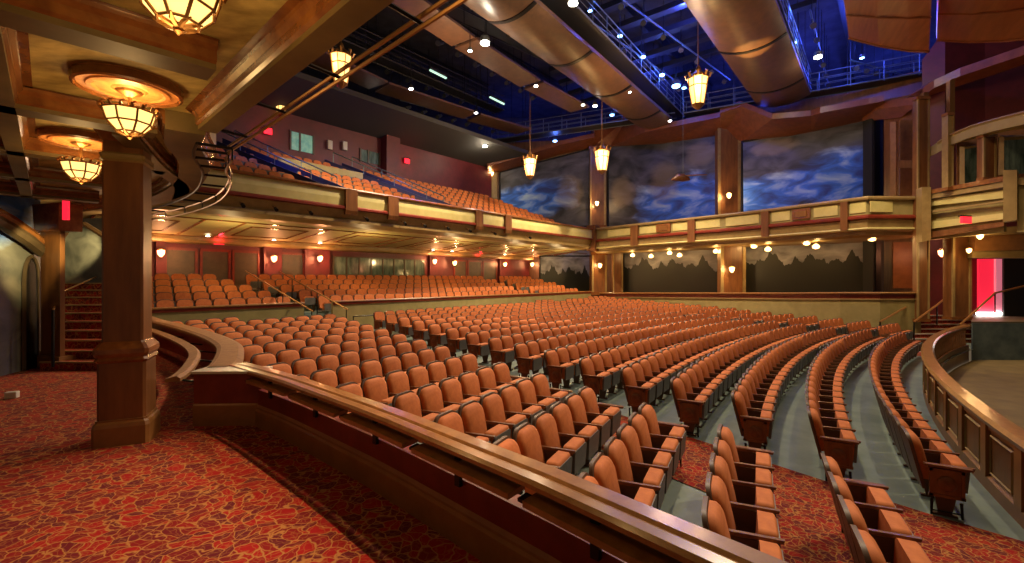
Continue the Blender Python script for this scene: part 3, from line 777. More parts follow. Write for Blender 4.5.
# centre block and right block
for n in range(1, 27):
    e = Eb(n); r = hypot(e[0] - CC[0], e[1] - CC[1]); a0 = az_of(e)
    row = []; rowr = []
    for k in range(75):
        a = a0 + math.degrees((k + 0.8) * W / r); x, y = polar(r, a)
        lf = left_of_far(x, y)
        if lf < 0 and behind_mid(x, y) < -0.9: row.append((x, y, k))
        elif lf > 1.35 and n >= 2 and clipR(x, y) and n < 20: rowr.append((x, y, k))
    for lst, blk in ((row, 'centre block'), (rowr, 'far block')):
        for i, (x, y, k) in enumerate(lst):
            ex = []
            if i == 0: ex += ['armR', 'endR']
            if i == len(lst) - 1: ex.append('endL')
            seats.append(dict(p=(x, y, zfl(x, y)), f=atan2(CC[1] - y, CC[0] - x) - pi / 2, ex=ex, blk=blk, row=n, k=i + 1, main=True))
# mid section: rows behind the mid parapet
ZM = 0.12
MIDF = atan2(-MPN[1], -MPN[0]) - pi / 2
gaps = [(mpx(304), mpx(333)), (mpx(512, 2.5), mpx(524, 2.5))]
tA0, tA1 = gaps[0]
for k in range(5):
    d = 0.95 + 0.98 * k; z = ZM + 0.24 * (k)
    tt = mpx(146, d) ; i = 0
    g0 = gaps[0][0] - 0.35 * k * 1.2, gaps[0][1] - 0.35 * k * 1.2
    while tt < 27.2 - 0.15 * k:
        inside = (g0[0] < tt < g0[1]) or (gaps[1][0] < tt < gaps[1][1])
        if not inside:
            x, y = mp(tt, d); seats.append(dict(p=(x, y, z), f=MIDF, ex=[], blk='mid', row=k + 1, k=i + 1, main=False)); i += 1
        tt += W
# balcony seats
ZBL = 5.05
for k in range(7):
    d = 1.0 + 1.08 * k; z = ZBL + 0.46 * k
    tt = -1.0
    while tt < 26.2 - 0.35 * k:
        pxx = proj(*mp(tt, d), 6)[0]
        st = (296 + 4 * (0 - k) < pxx < 312 - 7 * k * 0 and False)
        c1_ = mpx(345, 0) - 0.0 - 0.42 * k; c2_ = mpx(457, 0) - 0.42 * k
        if not (c1_ - 0.55 < tt < c1_ + 0.55 or c2_ - 0.6 < tt < c2_ + 0.6) and not (k == 3 and False):
            x, y = mp(tt, d); seats.append(dict(p=(x, y, z), f=MIDF, ex=[], blk='balcony', row=k + 1, k=1, main=False))
        tt += W

def vis(s):
    x, y, z = s['p']
    if y < 0.5: return False
    u, v = proj(x, y, z + 0.8); 
    return -15 < u < 1060 and v < 620 and y > 0.5
vs = [s for s in seats if vis(s)]
vs.sort(key=lambda s: (not s['main'], hypot(*s['p'][:2])))
near, far = vs[:300], vs[300:]
proto = None
for s in near:
    side = 'carpeted aisle' if s['blk'] != 'far block' else 'far aisle'
    lab = 'orange tip-up seat, %s from the %s aisle, %s row from stage, %s' % (az_name(s['k']), 'far' if s['blk'] == 'far block' else 'near', az_name(s['row']), s['blk'])
    o = bpy.data.objects.new('theatre_seat', None); C.objects.link(o)
    o.location = s['p']; o.rotation_euler = (0, 0, s['f']); tag(o, lab, 'theatre seat', 'orange theatre seats of the stalls')
    for key in ['seat'] + s['ex']:
        for name, me in KIT[key]:
            c = bpy.data.objects.new(name, me); C.objects.link(c); c.parent = o
# the rest of the seats, one object
lo = seat_parts(False) + arm_parts(-1, False)
mats_ = [M_orange, M_shell, M_pan, M_arm, M_wood, M_black]; mi = {m.name: i for i, m in enumerate(mats_)}
big = MB()
ends = {'armR': arm_parts(1, False), 'endL': end_parts(-1)[:1], 'endR': end_parts(1)[:1]}
for s in far:
    ca, sa = cos(s['f']), sin(s['f']); px_, py_, pz_ = s['p']
    parts = list(lo)
    for e in s['ex']: parts += ends[e]
    for name, b, m in parts:
        k = len(big.v); big.cm = mi[m.name]
        big.v += [(px_ + x * ca - y * sa, py_ + x * sa + y * ca, pz_ + z) for x, y, z in b.v]
        for f in b.f: big.face(tuple(i + k for i in f))
o = big.build('theatre_seats', mats_); tag(o, 'orange seats of the distant stalls, raised rear rows and balcony', 'theatre seats', 'distant theatre seats', 'stuff')
print('SEATS', len(seats), len(vs), len(near), len(far))

# ------------------------------------------------------------------ mid parapet and rear section
g0, g1 = gaps[0]
def midpar(ta, tb, label):
    t = thing('rear_parapet', (*mp((ta + tb) / 2), -1.0), label, 'parapet', 'low parapets in front of the rear rows')
    b = MB(); b.sweep([(0.0, -1.2), (0.0, 0.80), (-0.14, 0.80), (-0.14, -1.2)], [mp(ta), mp(tb)]); b.build('panel', M_olive, t)
    b = MB(); b.sweep([(0.05, 0.80), (0.06, 0.83), (0.04, 0.87), (-0.18, 0.87), (-0.18, 0.80)], [mp(ta), mp(tb)]); b.build('cap_rail', M_rail, t)
    b = MB(); b.sweep([(0.03, 0.70), (0.03, 0.80), (0.0, 0.80), (0.0, 0.70)], [mp(ta), mp(tb)]); b.build('moulding', M_red, t)
midpar(-2.5, g0, 'olive parapet with oak cap left of the rear stairs')
midpar(g1, 27.4, 'long olive parapet with oak cap right of the rear stairs')
for k in range(6):
    d = 0.14 + 0.98 * k; z = ZM + 0.24 * k
    b = MB(); b.sweep([(-d, z), (-d - (0.98 if k < 5 else 3.2), z), (-d - (0.98 if k < 5 else 3.2), -1.2), (-d, -1.2)], [mp(-4), mp(28)])
    struct(b.build('floor', M_conc), 'concrete tier %s behind the rear parapet' % ORD[k + 1], 'floor')
t = thing('rear_stairs', (*mp((g0 + g1) / 2, 0), -0.8), 'grey stairs through the gap in the rear parapet', 'stairs')
for k in range(8):
    dd = -1.0 + 0.42 * k; z = -0.42 + 0.17 * k
    b = MB(); b.sweep([(-dd, z), (-dd - 0.43, z), (-dd - 0.43, -1.2), (-dd, -1.2)], [mp(g0 + 0.1 - 0.12 * k), mp(g1 - 0.1 - 0.12 * k)]); b.build('step', M_slate, t)
for tt, lb in ((g0 - 0.1, 'left'), (g1 + 0.1, 'right')):
    t = thing('stair_rail', (*mp(tt), 0), 'dark stair rail on the %s side of the rear stairs' % lb, 'handrail')
    b = MB(); b.tube([(*mp(tt - 0.1, -1.2), 0.55), (*mp(tt - 0.8, 3.6), 2.15)], 0.03, 6); b.build('rail', M_gold, t)
    for dd in (-1.1, 0.8, 2.6):
        z1 = 0.55 + (dd + 1.2) / 4.8 * 1.6
        b = MB(); b.tube([(*mp(tt - 0.1 - (dd + 1.2) / 4.8 * 0.7, dd), z1 - 0.95), (*mp(tt - 0.1 - (dd + 1.2) / 4.8 * 0.7, dd), z1)], 0.02, 6); b.build('post', M_black, t)
# black rail box where the centre block begins
t = thing('aisle_rail', (*mp(g1 + 0.6, -1.0), -0.5), 'small dark rail at the head of the near aisle', 'rail')
b = MB(); p = [mp(g1 + 0.3, -1.1), mp(g1 + 1.5, -1.1)]
b.tube([(*p[0], -0.7), (*p[0], 0.25), (*p[1], 0.25), (*p[1], -0.7)], 0.03, 6); b.build('frame', M_black, t)

# rear wall of stalls, 6 m behind the parapet
DW = 6.2
b = MB(); b.sweep([(-DW, 0.0), (-DW - 0.25, 0.0), (-DW - 0.25, 4.2), (-DW, 4.2)], [mp(-8), mp(27.5)])
struct(b.build('wall_back', M_redwall), 'dark red rear wall behind the raised rows', 'wall')
def onwall(px, D=DW): t_ = mpx(px, D); return t_
dl = [(165, 196, 'leftmost'), (201, 229, 'second from left'), (233, 258, 'third from left'), (277, 303, 'just right of the first sconce pair'), (454, 466, 'right of the booth window'), (468, 481, 'under the second red sign'), (483, 496, 'farthest right on the rear wall')]
for i, (a, c, lb) in enumerate(dl):
    ta, tb = onwall(a), onwall(c)
    t = thing('door_%d' % (i + 1), (*mp((ta + tb) / 2, DW), 1.2), 'dark double door in the rear wall, %s' % lb, 'door', None, 'structure')
    b = MB(); b.sweep([(-DW + 0.04, 1.2), (-DW + 0.04, 3.1), (-DW - 0.02, 3.1), (-DW - 0.02, 1.2)], [mp(ta + 0.06), mp(tb - 0.06)]); b.build('leaf', M_door, t)
    b = MB()
    for q in (ta, tb): b.sweep([(-DW + 0.08, 1.2), (-DW + 0.08, 3.15), (-DW, 3.15), (-DW, 1.2)], [mp(q - 0.05), mp(q + 0.05)])
    b.sweep([(-DW + 0.08, 3.08), (-DW + 0.08, 3.2), (-DW, 3.2), (-DW, 3.08)], [mp(ta - 0.05), mp(tb + 0.05)]); b.build('door_frame', M_red, t)
for i, (a, c, lb) in enumerate([(156, 166, 'leftmost'), (264, 282, 'between the doors'), (305, 330, 'left of the booth window'), (430, 445, 'right of the booth window'), (500, 518, 'farthest right')]):
    ta, tb = onwall(a, DW - 0.2), onwall(c, DW - 0.2)
    b = MB(); b.sweep([(-DW + 0.2, 1.0), (-DW + 0.2, 3.7), (-DW, 3.7), (-DW, 1.0)], [mp(ta), mp(tb)])
    o = b.build('wall_pier', M_redwall); struct(o, 'shallow red pier on the rear wall, %s' % lb, 'wall')
ta, tb = onwall(333), onwall(424)
t = thing('window_1', (*mp((ta + tb) / 2, DW), 2.0), 'wide greenish control booth window in the rear wall', 'window', None, 'structure')
b = MB(); b.sweep([(-DW + 0.03, 2.05), (-DW + 0.03, 3.05), (-DW - 0.02, 3.05), (-DW - 0.02, 2.05)], [mp(ta), mp(tb)]); b.build('pane', M_glassdark, t)
b = MB()
for k in range(9):
    q = ta + (tb - ta) * k / 8
    b.sweep([(-DW + 0.07, 2.0), (-DW + 0.07, 3.1), (-DW, 3.1), (-DW, 2.0)], [mp(q - 0.04), mp(q + 0.04)])
for z in (2.0, 3.05): b.sweep([(-DW + 0.08, z), (-DW + 0.08, z + 0.07), (-DW, z + 0.07), (-DW, z)], [mp(ta - 0.05), mp(tb + 0.05)])
b.build('window_frame', M_door, t)
# cornice under the soffit
b = MB(); b.sweep([(-DW + 0.45, 3.45), (-DW + 0.5, 3.55), (-DW + 0.5, 3.68), (-DW, 3.68), (-DW, 3.40)], [mp(-6), mp(27.5)])
struct(b.build('trim_1', M_tan), 'tan cornice along the top of the rear wall', 'trim')
b = MB(); b.sweep([(-DW + 0.02, 1.0), (-DW + 0.25, 1.0), (-DW + 0.25, 1.45), (-DW + 0.02, 1.45)], [mp(-6), mp(27.5)])
struct(b.build('trim_2', M_door), 'dark dado ledge behind the last row', 'trim')

# ------------------------------------------------------------------ rear balcony
BT = 27.55
t = thing('rear_balcony', (*mp(12, 0), 4.0), 'long rear balcony with cream panelled front and coffered soffit', 'balcony')
path = [mp(-7), mp(BT)]
b = MB(); b.sweep([(0.10, 5.62), (0.12, 5.68), (0.10, 5.74), (-0.12, 5.74), (-0.12, 5.62)], path); b.build('top_rail', M_mould, t)
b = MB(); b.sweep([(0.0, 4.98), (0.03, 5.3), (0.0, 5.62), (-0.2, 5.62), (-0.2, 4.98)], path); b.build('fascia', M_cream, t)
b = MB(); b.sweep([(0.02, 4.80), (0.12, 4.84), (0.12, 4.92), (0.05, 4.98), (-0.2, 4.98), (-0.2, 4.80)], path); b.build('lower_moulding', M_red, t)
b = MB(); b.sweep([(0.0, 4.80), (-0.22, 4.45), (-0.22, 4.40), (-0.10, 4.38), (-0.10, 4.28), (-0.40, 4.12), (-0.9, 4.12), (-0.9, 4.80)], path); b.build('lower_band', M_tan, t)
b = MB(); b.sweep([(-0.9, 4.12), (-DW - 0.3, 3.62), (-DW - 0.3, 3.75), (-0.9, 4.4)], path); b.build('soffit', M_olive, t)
def soff(d): return 4.12 - (d - 0.9) * (0.5 / (DW - 0.6)) - 0.03
b = MB()
for d in (1.5, 5.4): b.sweep([(-d, soff(d)), (-d - 0.09, soff(d + 0.09)), (-d - 0.09, soff(d) + 0.05), (-d, soff(d) + 0.05)], path)
tt = -3.0
while tt < 27:
    for off in (0, 1.4):
        q0 = mp(tt + off, 1.5); q1 = mp(tt + off, 5.4)
        b.hexa([(*mp(tt + off, 1.5), soff(1.5)), (*mp(tt + off + 0.09, 1.5), soff(1.5)), (*mp(tt + off + 0.09, 5.4), soff(5.4)), (*mp(tt + off, 5.4), soff(5.4))],
               [(*mp(tt + off, 1.5), soff(1.5) + .04), (*mp(tt + off + 0.09, 1.5), soff(1.5) + .04), (*mp(tt + off + 0.09, 5.4), soff(5.4) + .04), (*mp(tt + off, 5.4), soff(5.4) + .04)])
    # nested rectangle
    for d in (2.3, 4.6):
        a0_, a1_ = tt + 1.9, tt + 4.3
        b.hexa([(*mp(a0_, d), soff(d)), (*mp(a1_, d), soff(d)), (*mp(a1_, d + 0.08), soff(d + .08)), (*mp(a0_, d + 0.08), soff(d + .08))],
               [(*mp(a0_, d), soff(d) + .04), (*mp(a1_, d), soff(d) + .04), (*mp(a1_, d + 0.08), soff(d) + .04), (*mp(a0_, d + 0.08), soff(d) + .04)])
    for a_ in (tt + 1.9, tt + 4.25):
        b.hexa([(*mp(a_, 2.3), soff(2.3)), (*mp(a_ + .08, 2.3), soff(2.3)), (*mp(a_ + .08, 4.6), soff(4.6)), (*mp(a_, 4.6), soff(4.6))],
               [(*mp(a_, 2.3), soff(2.3) + .04), (*mp(a_ + .08, 2.3), soff(2.3) + .04), (*mp(a_ + .08, 4.6), soff(4.6) + .04), (*mp(a_, 4.6), soff(4.6) + .04)])
    tt += 4.9
b.build('coffer_moulding', M_mould, t)
for px in (350, 392, 478, 507):
    q = mpx(px); 
    b = MB(); b.sweep([(0.16, 4.78), (0.16, 5.70), (0.0, 5.70), (0.0, 4.6), (0.1, 4.6)], [mp(q - 0.28), mp(q + 0.28)]); b.build('post', M_wood, t)
# rail fixtures (small lamps under the front)
for k, px in enumerate((243, 276, 311, 367, 405, 425, 448, 470, 495, 530)):
    q = mpx(px, -0.2); x, y = mp(q, -0.15); 
    tl = thing('rail_lamp', (x, y, 4.55), 'tiny dark lamp clipped under the balcony front, %s from left' % ORD[k + 1], 'lamp', 'lamps under the balcony front')
    b = MB(); b.tube([(x, y, 4.5), (x + 0.1, y - 0.1, 4.42)], 0.07, 8); b.build('housing', M_black, tl)
    b = MB(); b.tube([(x, y, 4.5), (x - 0.2, y + 0.2, 4.62)], 0.03, 6); b.build('arm', M_gold, tl)
# balcony tiers and rear wall
for k in range(8):
    d = 0.2 + 1.08 * k; z = ZBL + 0.46 * k - (0.46 if k == 7 else 0)
    dd = 1.08 if k < 7 else 1.6
    b = MB(); b.sweep([(-d, z), (-d - dd, z), (-d - dd, z - 0.5), (-d, z - 0.5)], [mp(-6), mp(27.2)])
    if k < 7: struct(b.build('floor', M_slate), 'balcony tier %s counted from the front rail' % ORD[k + 1], 'floor')
for k, (px) in enumerate((345, 457)):
    c_ = mpx(px, 0)
    t = thing('balcony_stairs', (*mp(c_, 0.5), 5.1), 'blue lit balcony stairs, %s of two flights' % ('left' if k == 0 else 'right'), 'stairs', 'balcony stairs')
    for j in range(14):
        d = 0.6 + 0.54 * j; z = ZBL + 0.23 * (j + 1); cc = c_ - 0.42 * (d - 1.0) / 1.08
        b = MB(); b.sweep([(-d, z), (-d - 0.54, z), (-d - 0.54, z - 0.3), (-d, z - 0.3)], [mp(cc - 0.5), mp(cc + 0.5)]); b.build('step', M_bluelit, t)
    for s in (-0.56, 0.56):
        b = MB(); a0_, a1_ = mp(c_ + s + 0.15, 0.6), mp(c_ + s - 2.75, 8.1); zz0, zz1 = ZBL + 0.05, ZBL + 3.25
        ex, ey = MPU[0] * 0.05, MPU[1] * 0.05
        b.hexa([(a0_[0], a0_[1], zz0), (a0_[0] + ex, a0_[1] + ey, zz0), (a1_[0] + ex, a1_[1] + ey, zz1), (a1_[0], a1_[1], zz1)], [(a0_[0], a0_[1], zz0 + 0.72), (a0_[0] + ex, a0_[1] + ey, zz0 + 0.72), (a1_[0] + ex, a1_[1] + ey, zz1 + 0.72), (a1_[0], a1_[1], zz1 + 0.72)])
        b.build('side_panel', M_bluelit, t)
    for s in (-0.62, 0.62):
        t2 = thing('balcony_handrail', (*mp(c_ + s, 4), 6.5), 'sloping steel handrail on the %s of the %s balcony stairs' % ('left' if s < 0 else 'right', 'left' if k == 0 else 'right'), 'handrail', 'balcony stair handrails')
        b = MB(); b.tube([(*mp(c_ + s, 1.8), 6.6), (*mp(c_ + s - 2.4, 7.6), 9.4)], 0.035, 6); b.build('rail', M_steel, t2)
        for q in (0.0, 0.33, 0.66, 1.0):
            xx, yy = mp(c_ + s - 2.4 * q, 1.8 + 5.8 * q); b = MB(); b.tube([(xx, yy, 6.6 + 2.8 * q), (xx, yy, 5.5 + 2.6 * q)], 0.025, 5); b.build('post', M_steel, t2)
    light('balcony_stair_glow', 'POINT', (*mp(c_ - 1.5, 3.4), 8.2), 60, (0.12, 0.16, 1.0), 0.15)
# mid balcony cross rail (low wall between lower and upper tiers)
b = MB(); b.sweep([(-5.05, 7.2), (-5.05, 7.85), (-5.15, 7.85), (-5.15, 7.2)], [mp(mpx(345) - 0.7), mp(mpx(457) - 2.6)])
o = b.build('wall_balcony_divider', M_olive); struct(o, 'low tan wall dividing the upper balcony rows', 'wall')
DB = 8.9
b = MB(); b.sweep([(-DB, 6.0), (-DB, 12.2), (-DB - 0.3, 12.2), (-DB - 0.3, 6.0)], [mp(-8), mp(25.6)])
struct(b.build('wall_balcony', M_redwall), 'dark red wall behind the balcony seats', 'wall')
for i, (a, c, y0_, y1_, lb, m) in enumerate([(290, 313, 131, 149, 'brightly lit green balcony booth window', M_boothlit), (360, 379, 149, 161, 'dim balcony booth window right of the speakers', M_glassdark)]):
    ta, tb = mpx(a, DB), mpx(c, DB); Y = mp(ta, DB)[1]; z0 = EYE + (HZ - y1_) / F * Y; z1 = EYE + (HZ - y0_) / F * Y
    t = thing('window_%d' % (i + 2), (*mp((ta + tb) / 2, DB), z0), lb, 'window', None, 'structure')
    b = MB(); b.sweep([(-DB + 0.04, z0), (-DB + 0.04, z1), (-DB, z1), (-DB, z0)], [mp(ta), mp(tb)]); b.build('pane', m, t)
    b = MB()
    for q in (ta, ta + (tb - ta) * 0.4, tb): b.sweep([(-DB + 0.1, z0 - .05), (-DB + 0.1, z1 + .05), (-DB, z1 + .05), (-DB, z0 - .05)], [mp(q - 0.05), mp(q + 0.05)])
    b.build('window_frame', M_door, t)
for i, (px, py) in enumerate(((330, 145), (345, 146))):
    ta = mpx(px, DB - 0.2); x, y = mp(ta, DB - 0.15)
    t = thing('wall_speaker', (x, y, EYE + (HZ - py) / F * y), 'small pale loudspeaker on the balcony wall, %s of the pair' % ('left' if i == 0 else 'right'), 'loudspeaker', 'pale balcony loudspeakers')
    zz = EYE + (HZ - py) / F * y
    b = MB(); b.box((x, y, zz), (0.3, 0.2, 0.55), R(50)); b.build('cabinet', M_stone, t, bevel=0.02)
    b = MB(); b.tube([(x, y, zz), (*mp(ta, DB), zz + 0.2)], 0.03, 6); b.build('bracket', M_black, t)
# pier beside the balcony speakers
b = MB(); q = mpx(387, DB); b.sweep([(-DB + 0.7, 7.5), (-DB + 0.7, 12), (-DB, 12), (-DB, 7.5)], [mp(q - 0.5), mp(q + 0.6)])
struct(b.build('wall_pier', M_redwall), 'deep red pier rising behind the balcony seats', 'wall')
# sloping ceiling above the balcony
b = MB(); b.sweep([(-DB - 0.3, 11.4), (-DB + 3.6, 12.2), (-DB + 3.6, 12.5), (-DB - 0.3, 12.3)], [mp(-8), mp(27)])
struct(b.build('ceiling', M_wallgrey), 'grey sloping ceiling strip above the balcony wall', 'ceiling')
# exit signs
for i, (px, py, D, lb) in enumerate([(219, 241, DW - 0.3, 'red lit sign above the rear wall doors at left'), (477, 255, DW - 0.3, 'red lit sign above the right rear doors'), (268, 131, DB - 0.2, 'red lit sign high on the balcony wall at left'), (407, 161, DB - 0.2, 'red lit sign on the balcony wall right of the pier')]):
    x, y = mp(mpx(px, D), D); z = EYE + (HZ - py) / F * y
    t = thing('exit_sign', (x, y, z), lb, 'sign', 'red lit signs')
    b = MB(); b.box((x, y, z), (0.42, 0.08, 0.34), R(50)); b.build('face', M_exit, t)
    b = MB(); b.box((x, y, z + 0.2), (0.48, 0.12, 0.06), R(50)); b.build('housing', M_black, t)
    light('sign_glow', 'POINT', (x + 0.3, y - 0.3, z), 14, (1.0, 0.03, 0.05), 0.1)

# ------------------------------------------------------------------ sconces
def sconce(pt, label, nv=(0.75, -0.66), m=M_bulb, col=(1.0, 0.58, 0.22), e=45, grp='wall sconces', sc=1.0):
    x, y, z = pt
    t = thing('wall_sconce', pt, label, 'sconce', grp)
    b = MB(); b.lathe([(0.03 * sc, -0.16 * sc), (0.09 * sc, -0.08 * sc), (0.11 * sc, 0.06 * sc), (0.08 * sc, 0.10 * sc)], pt, 10); b.build('shade', m, t, True)
    b = MB(); b.lathe([(0.115 * sc, 0.05 * sc), (0.12 * sc, 0.08 * sc), (0.02, 0.13 * sc)], pt, 10); b.tube([(x, y, z), (x - nv[0] * 0.25, y - nv[1] * 0.25, z - 0.05)], 0.03, 6); b.build('bracket', M_gold, t)
    light('sconce_glow', 'POINT', (x + nv[0] * 0.26, y + nv[1] * 0.26, z), e * 1.9, col, 0.1)
for (px, py, lb) in ((161, 252, 'leftmost sconce on the rear wall beside the column'), (274, 258, 'sconce on the rear pier left of the stairs'), (320, 258, 'sconce left of the booth window'), (434.7, 261, 'sconce immediately right of the booth window'), (454.6, 262.6, 'sconce between the booth window and right doors'), (505, 264, 'sconce right of the right rear doors'), (532, 264, 'sconce on the dark painted wall at the far corner')):
    D = DW - 0.45; x, y = mp(mpx(px, D), D)
    sconce((x, y, EYE + (HZ - py) / F * y), lb, m=M_bulbred if px < 440 else M_bulb, col=(1.0, 0.40, 0.16), e=55, sc=1.3)
# soffit downlights along the rear balcony soffit
for i, px in enumerate((208, 274, 320, 433, 452, 505)):
    d = 4.9; x, y = mp(mpx(px, d), d); z = soff(d) - 0.02
    t = thing('soffit_downlight', (x, y, z), 'round recessed light in the balcony soffit, %s from left' % ORD[i + 1], 'downlight', 'recessed soffit lights')
    b = MB(); b.lathe([(0.08, 0), (0.085, 0.03)], (x, y, z - 0.03), 12); b.build('lens', M_white, t)
    b = MB(); b.lathe([(0.085, 0), (0.12, 0.0), (0.12, 0.03), (0.085, 0.03)], (x, y, z - 0.02), 12, 0, False); b.build('ring', M_gold, t)
for tt in (3, 9, 15, 21, 26):
    light('soffit_wash', 'POINT', (*mp(tt, 1.6), 3.0), 130, (1.0, 0.68, 0.3), 0.15)

# ------------------------------------------------------------------ far side wall with murals
b = MB(); WL = [(-3.0, 41.2), (8.2, 39.6), (15.9, 33.6), (22.6, 27.9), (25.5, 25.2)]
b.sweep([(0.0, -1.0), (0.0, 14.0), (-0.3, 14.0), (-0.3, -1.0)], WL[::1])
struct(b.build('wall_far', M_wood), 'brown panelled far side wall behind the murals', 'wall')
def wY(px):   # depth of far wall at a picture column
    k = (px - CX) / F
    for p, q in zip(WL[:-1], WL[1:]):
        den = (q[0] - p[0]) - k * (q[1] - p[1]); u = (k * p[1] - p[0]) / den
        if -0.02 <= u <= 1.02: return p[1] + (q[1] - p[1]) * u
    return 30
mus = [(500, 590, (172, 149), (232, 226), [(0.25, 0.42, 0.62, 0.28)], [(0.78, 0.45, 0.16, 0.22)], 'stormy sky mural at the rear corner with a blue opening'),
       (608, 717, (143, 135), (228, 218), [(0.74, 0.22, 0.46, 0.36)], [(0.15, 0.42, 0.12, 0.2), (0.55, 0.5, 0.14, 0.25), (0.88, 0.8, 0.14, 0.14)], 'dark sky mural left of the upper pillar with blue at lower right'),
       (742, 872, (142, 114), (216, 203), [(0.82, 0.34, 0.50, 0.32), (0.10, 0.18, 0.42, 0.32)], [(0.28, 0.85, 0.2, 0.12)], 'largest stormy blue sky mural right of the upper pillar')]
for i, (a, c, tp, bt, bl, gl, lb) in enumerate(mus):
    Ya, Yc = wY(a) - 0.25, wY(c) - 0.25
    m = mural('painted_sky', bl, gl)
    t = thing('wall_mural', P((a + c) / 2, 225, (Ya + Yc) / 2), lb, 'mural', 'upper sky murals')
    b = MB(); b.slab(P(a, bt[0], Ya), P(c, bt[1], Yc), P(c, tp[1], Yc), P(a, tp[0], Ya), 0.06); b.build('canvas', m, t)
    b = MB(); fr = [P(a, bt[0], Ya), P(c, bt[1], Yc), P(c, tp[1], Yc), P(a, tp[0], Ya), P(a, bt[0], Ya)]; b.tube(fr, 0.10, 4); b.build('frame', M_speaker, t)
lowm = [(540, 592, (256, 256), 'dark treeline mural at the far rear corner'), (624, 718, (246, 240), 'treeline mural below the side balcony, left of the pillar'), (745, 873, (238, 232), 'treeline mural below the side balcony, right of the pillar')]
SB = [(6.6, 36.2), (13.6, 27.3), (17.1, 22.0), (20.0, 22.1)]
def sbY(px, off=0.0):
    k = (px - CX) / F
    for p, q in zip(SB[:-1], SB[1:]):
        den = (q[0] - p[0]) - k * (q[1] - p[1]); u = (k * p[1] - p[0]) / den
        if -0.05 <= u <= 1.02: return p[1] + (q[1] - p[1]) * u + off
    return 36 + off
for i, (a, c, tp, lb) in enumerate(lowm):
    Ya, Yc = sbY(a, 2.6), sbY(c, 3.4)
    m = mural('painted_treeline', [], [], trees=True)
    t = thing('wall_mural', P((a + c) / 2, 292, (Ya + Yc) / 2), lb, 'mural', 'lower treeline murals')
    b = MB(); b.slab(P(a, 300, Ya), P(c, 306, Yc), P(c, tp[1] - 6, Yc), P(a, tp[0] - 4, Ya), 0.08); b.build('canvas', m, t)
    b = MB(); fr = [P(a, 296, Ya), P(a, tp[0], Ya), P(c, tp[1], Yc), P(c, 300, Yc)]; b.tube(fr, 0.08, 4); b.build('frame', M_speaker, t)
# pillars of the far wall (upper and lower)
def pillar(a, c, y0, y1, Y, label, m=M_wood, th=0.5, lamp=None, grp='far wall pillars'):
    t = thing('wall_pillar', P((a + c) / 2, y1, Y), label, 'pillar', grp)
    b = MB(); b.slab(P(a, y1, Y), P(c, y1, Y), P(c, y0, Y), P(a, y0, Y), th); b.build('shaft', m, t)
    e = (c - a) * 0.06
    for yy, hh in ((y0, 3.0), (y1 - 3, 3)):
        b = MB(); b.slab(P(a - e, yy + hh, Y - 0.08), P(c + e, yy + hh, Y - 0.08), P(c + e, yy, Y - 0.08), P(a - e, yy, Y - 0.08), th); b.build('band', M_mould, t)
    # recessed side strips
    for q0, q1 in ((a, a + (c - a) * 0.12), (c - (c - a) * 0.12, c)):
        b = MB(); b.slab(P(q0, y1, Y - 0.05), P(q1, y1, Y - 0.05), P(q1, y0, Y - 0.05), P(q0, y0, Y - 0.05), 0.08); b.build('edge_strip', M_tan, t)
pillar(590, 606, 146, 228, wY(598) - 0.5, 'upper wooden pillar with lamp between the rear murals')
pillar(718, 741, 122, 218, wY(730) - 0.5, 'upper wooden pillar with lamp between the two big murals')
pillar(487, 497, 170, 205, wY(495) - 0.4, 'narrow golden upper pillar where balcony meets the murals', M_tan)
pillar(592, 607, 252, 295, sbY(600, 1.0), 'lower wooden pillar with sconce at the rear corner')
pillar(613, 623, 248, 295, sbY(615, 1.4), 'slim lower wooden post left of the treeline mural')
pillar(721, 746, 240, 296, sbY(733, 1.2), 'lower wooden pillar with sconce between the treeline murals')
for (px, py, Y, lb, e) in ((597, 203, wY(598) - 1.0, 'sconce on the upper rear pillar', 60), (729, 195, wY(730) - 1.0, 'sconce on the upper pillar between murals', 70), (492, 173, wY(495) - 0.9, 'sconce on the narrow golden upper pillar', 30),
                         (600, 265, sbY(600, 0.6), 'sconce on the lower rear corner pillar', 40), (732, 268.7, sbY(733, 0.8), 'sconce on the lower pillar between treeline murals', 45)):
    sconce(P(px, py, Y), lb, nv=(-0.4, -0.9), e=e, sc=1.5)
for i, (px, py) in enumerate(((632.6, 255), (651, 256), (669.5, 252.7), (679.5, 255), (716, 251), (754, 246), (768, 249), (806.6, 242.8), (816, 246.3), (872, 238.5))):
    Y = sbY(px, 1.2 + (0.5 if i % 2 else 0)); x, y, z = P(px, py, Y)
    t = thing('pendant_lamp', (x, y, z), 'glowing bell lamp under the side balcony, %s from left' % ORD[i + 1], 'pendant lamp', 'bell lamps under the side balcony')
    b = MB(); b.lathe([(0.05, -0.14), (0.15, -0.10), (0.18, 0.0), (0.10, 0.10), (0.04, 0.14)], (x, y, z), 12); b.build('shade', M_bulb, t, True)
    b = MB(); b.tube([(x, y, z + 0.12), (x, y, 3.9)], 0.02, 6); b.build('stem', M_gold, t)
    light('bell_lamp_glow', 'POINT', (x - 0.2, y - 0.3, z - 0.05), 32, (1.0, 0.60, 0.2), 0.12)
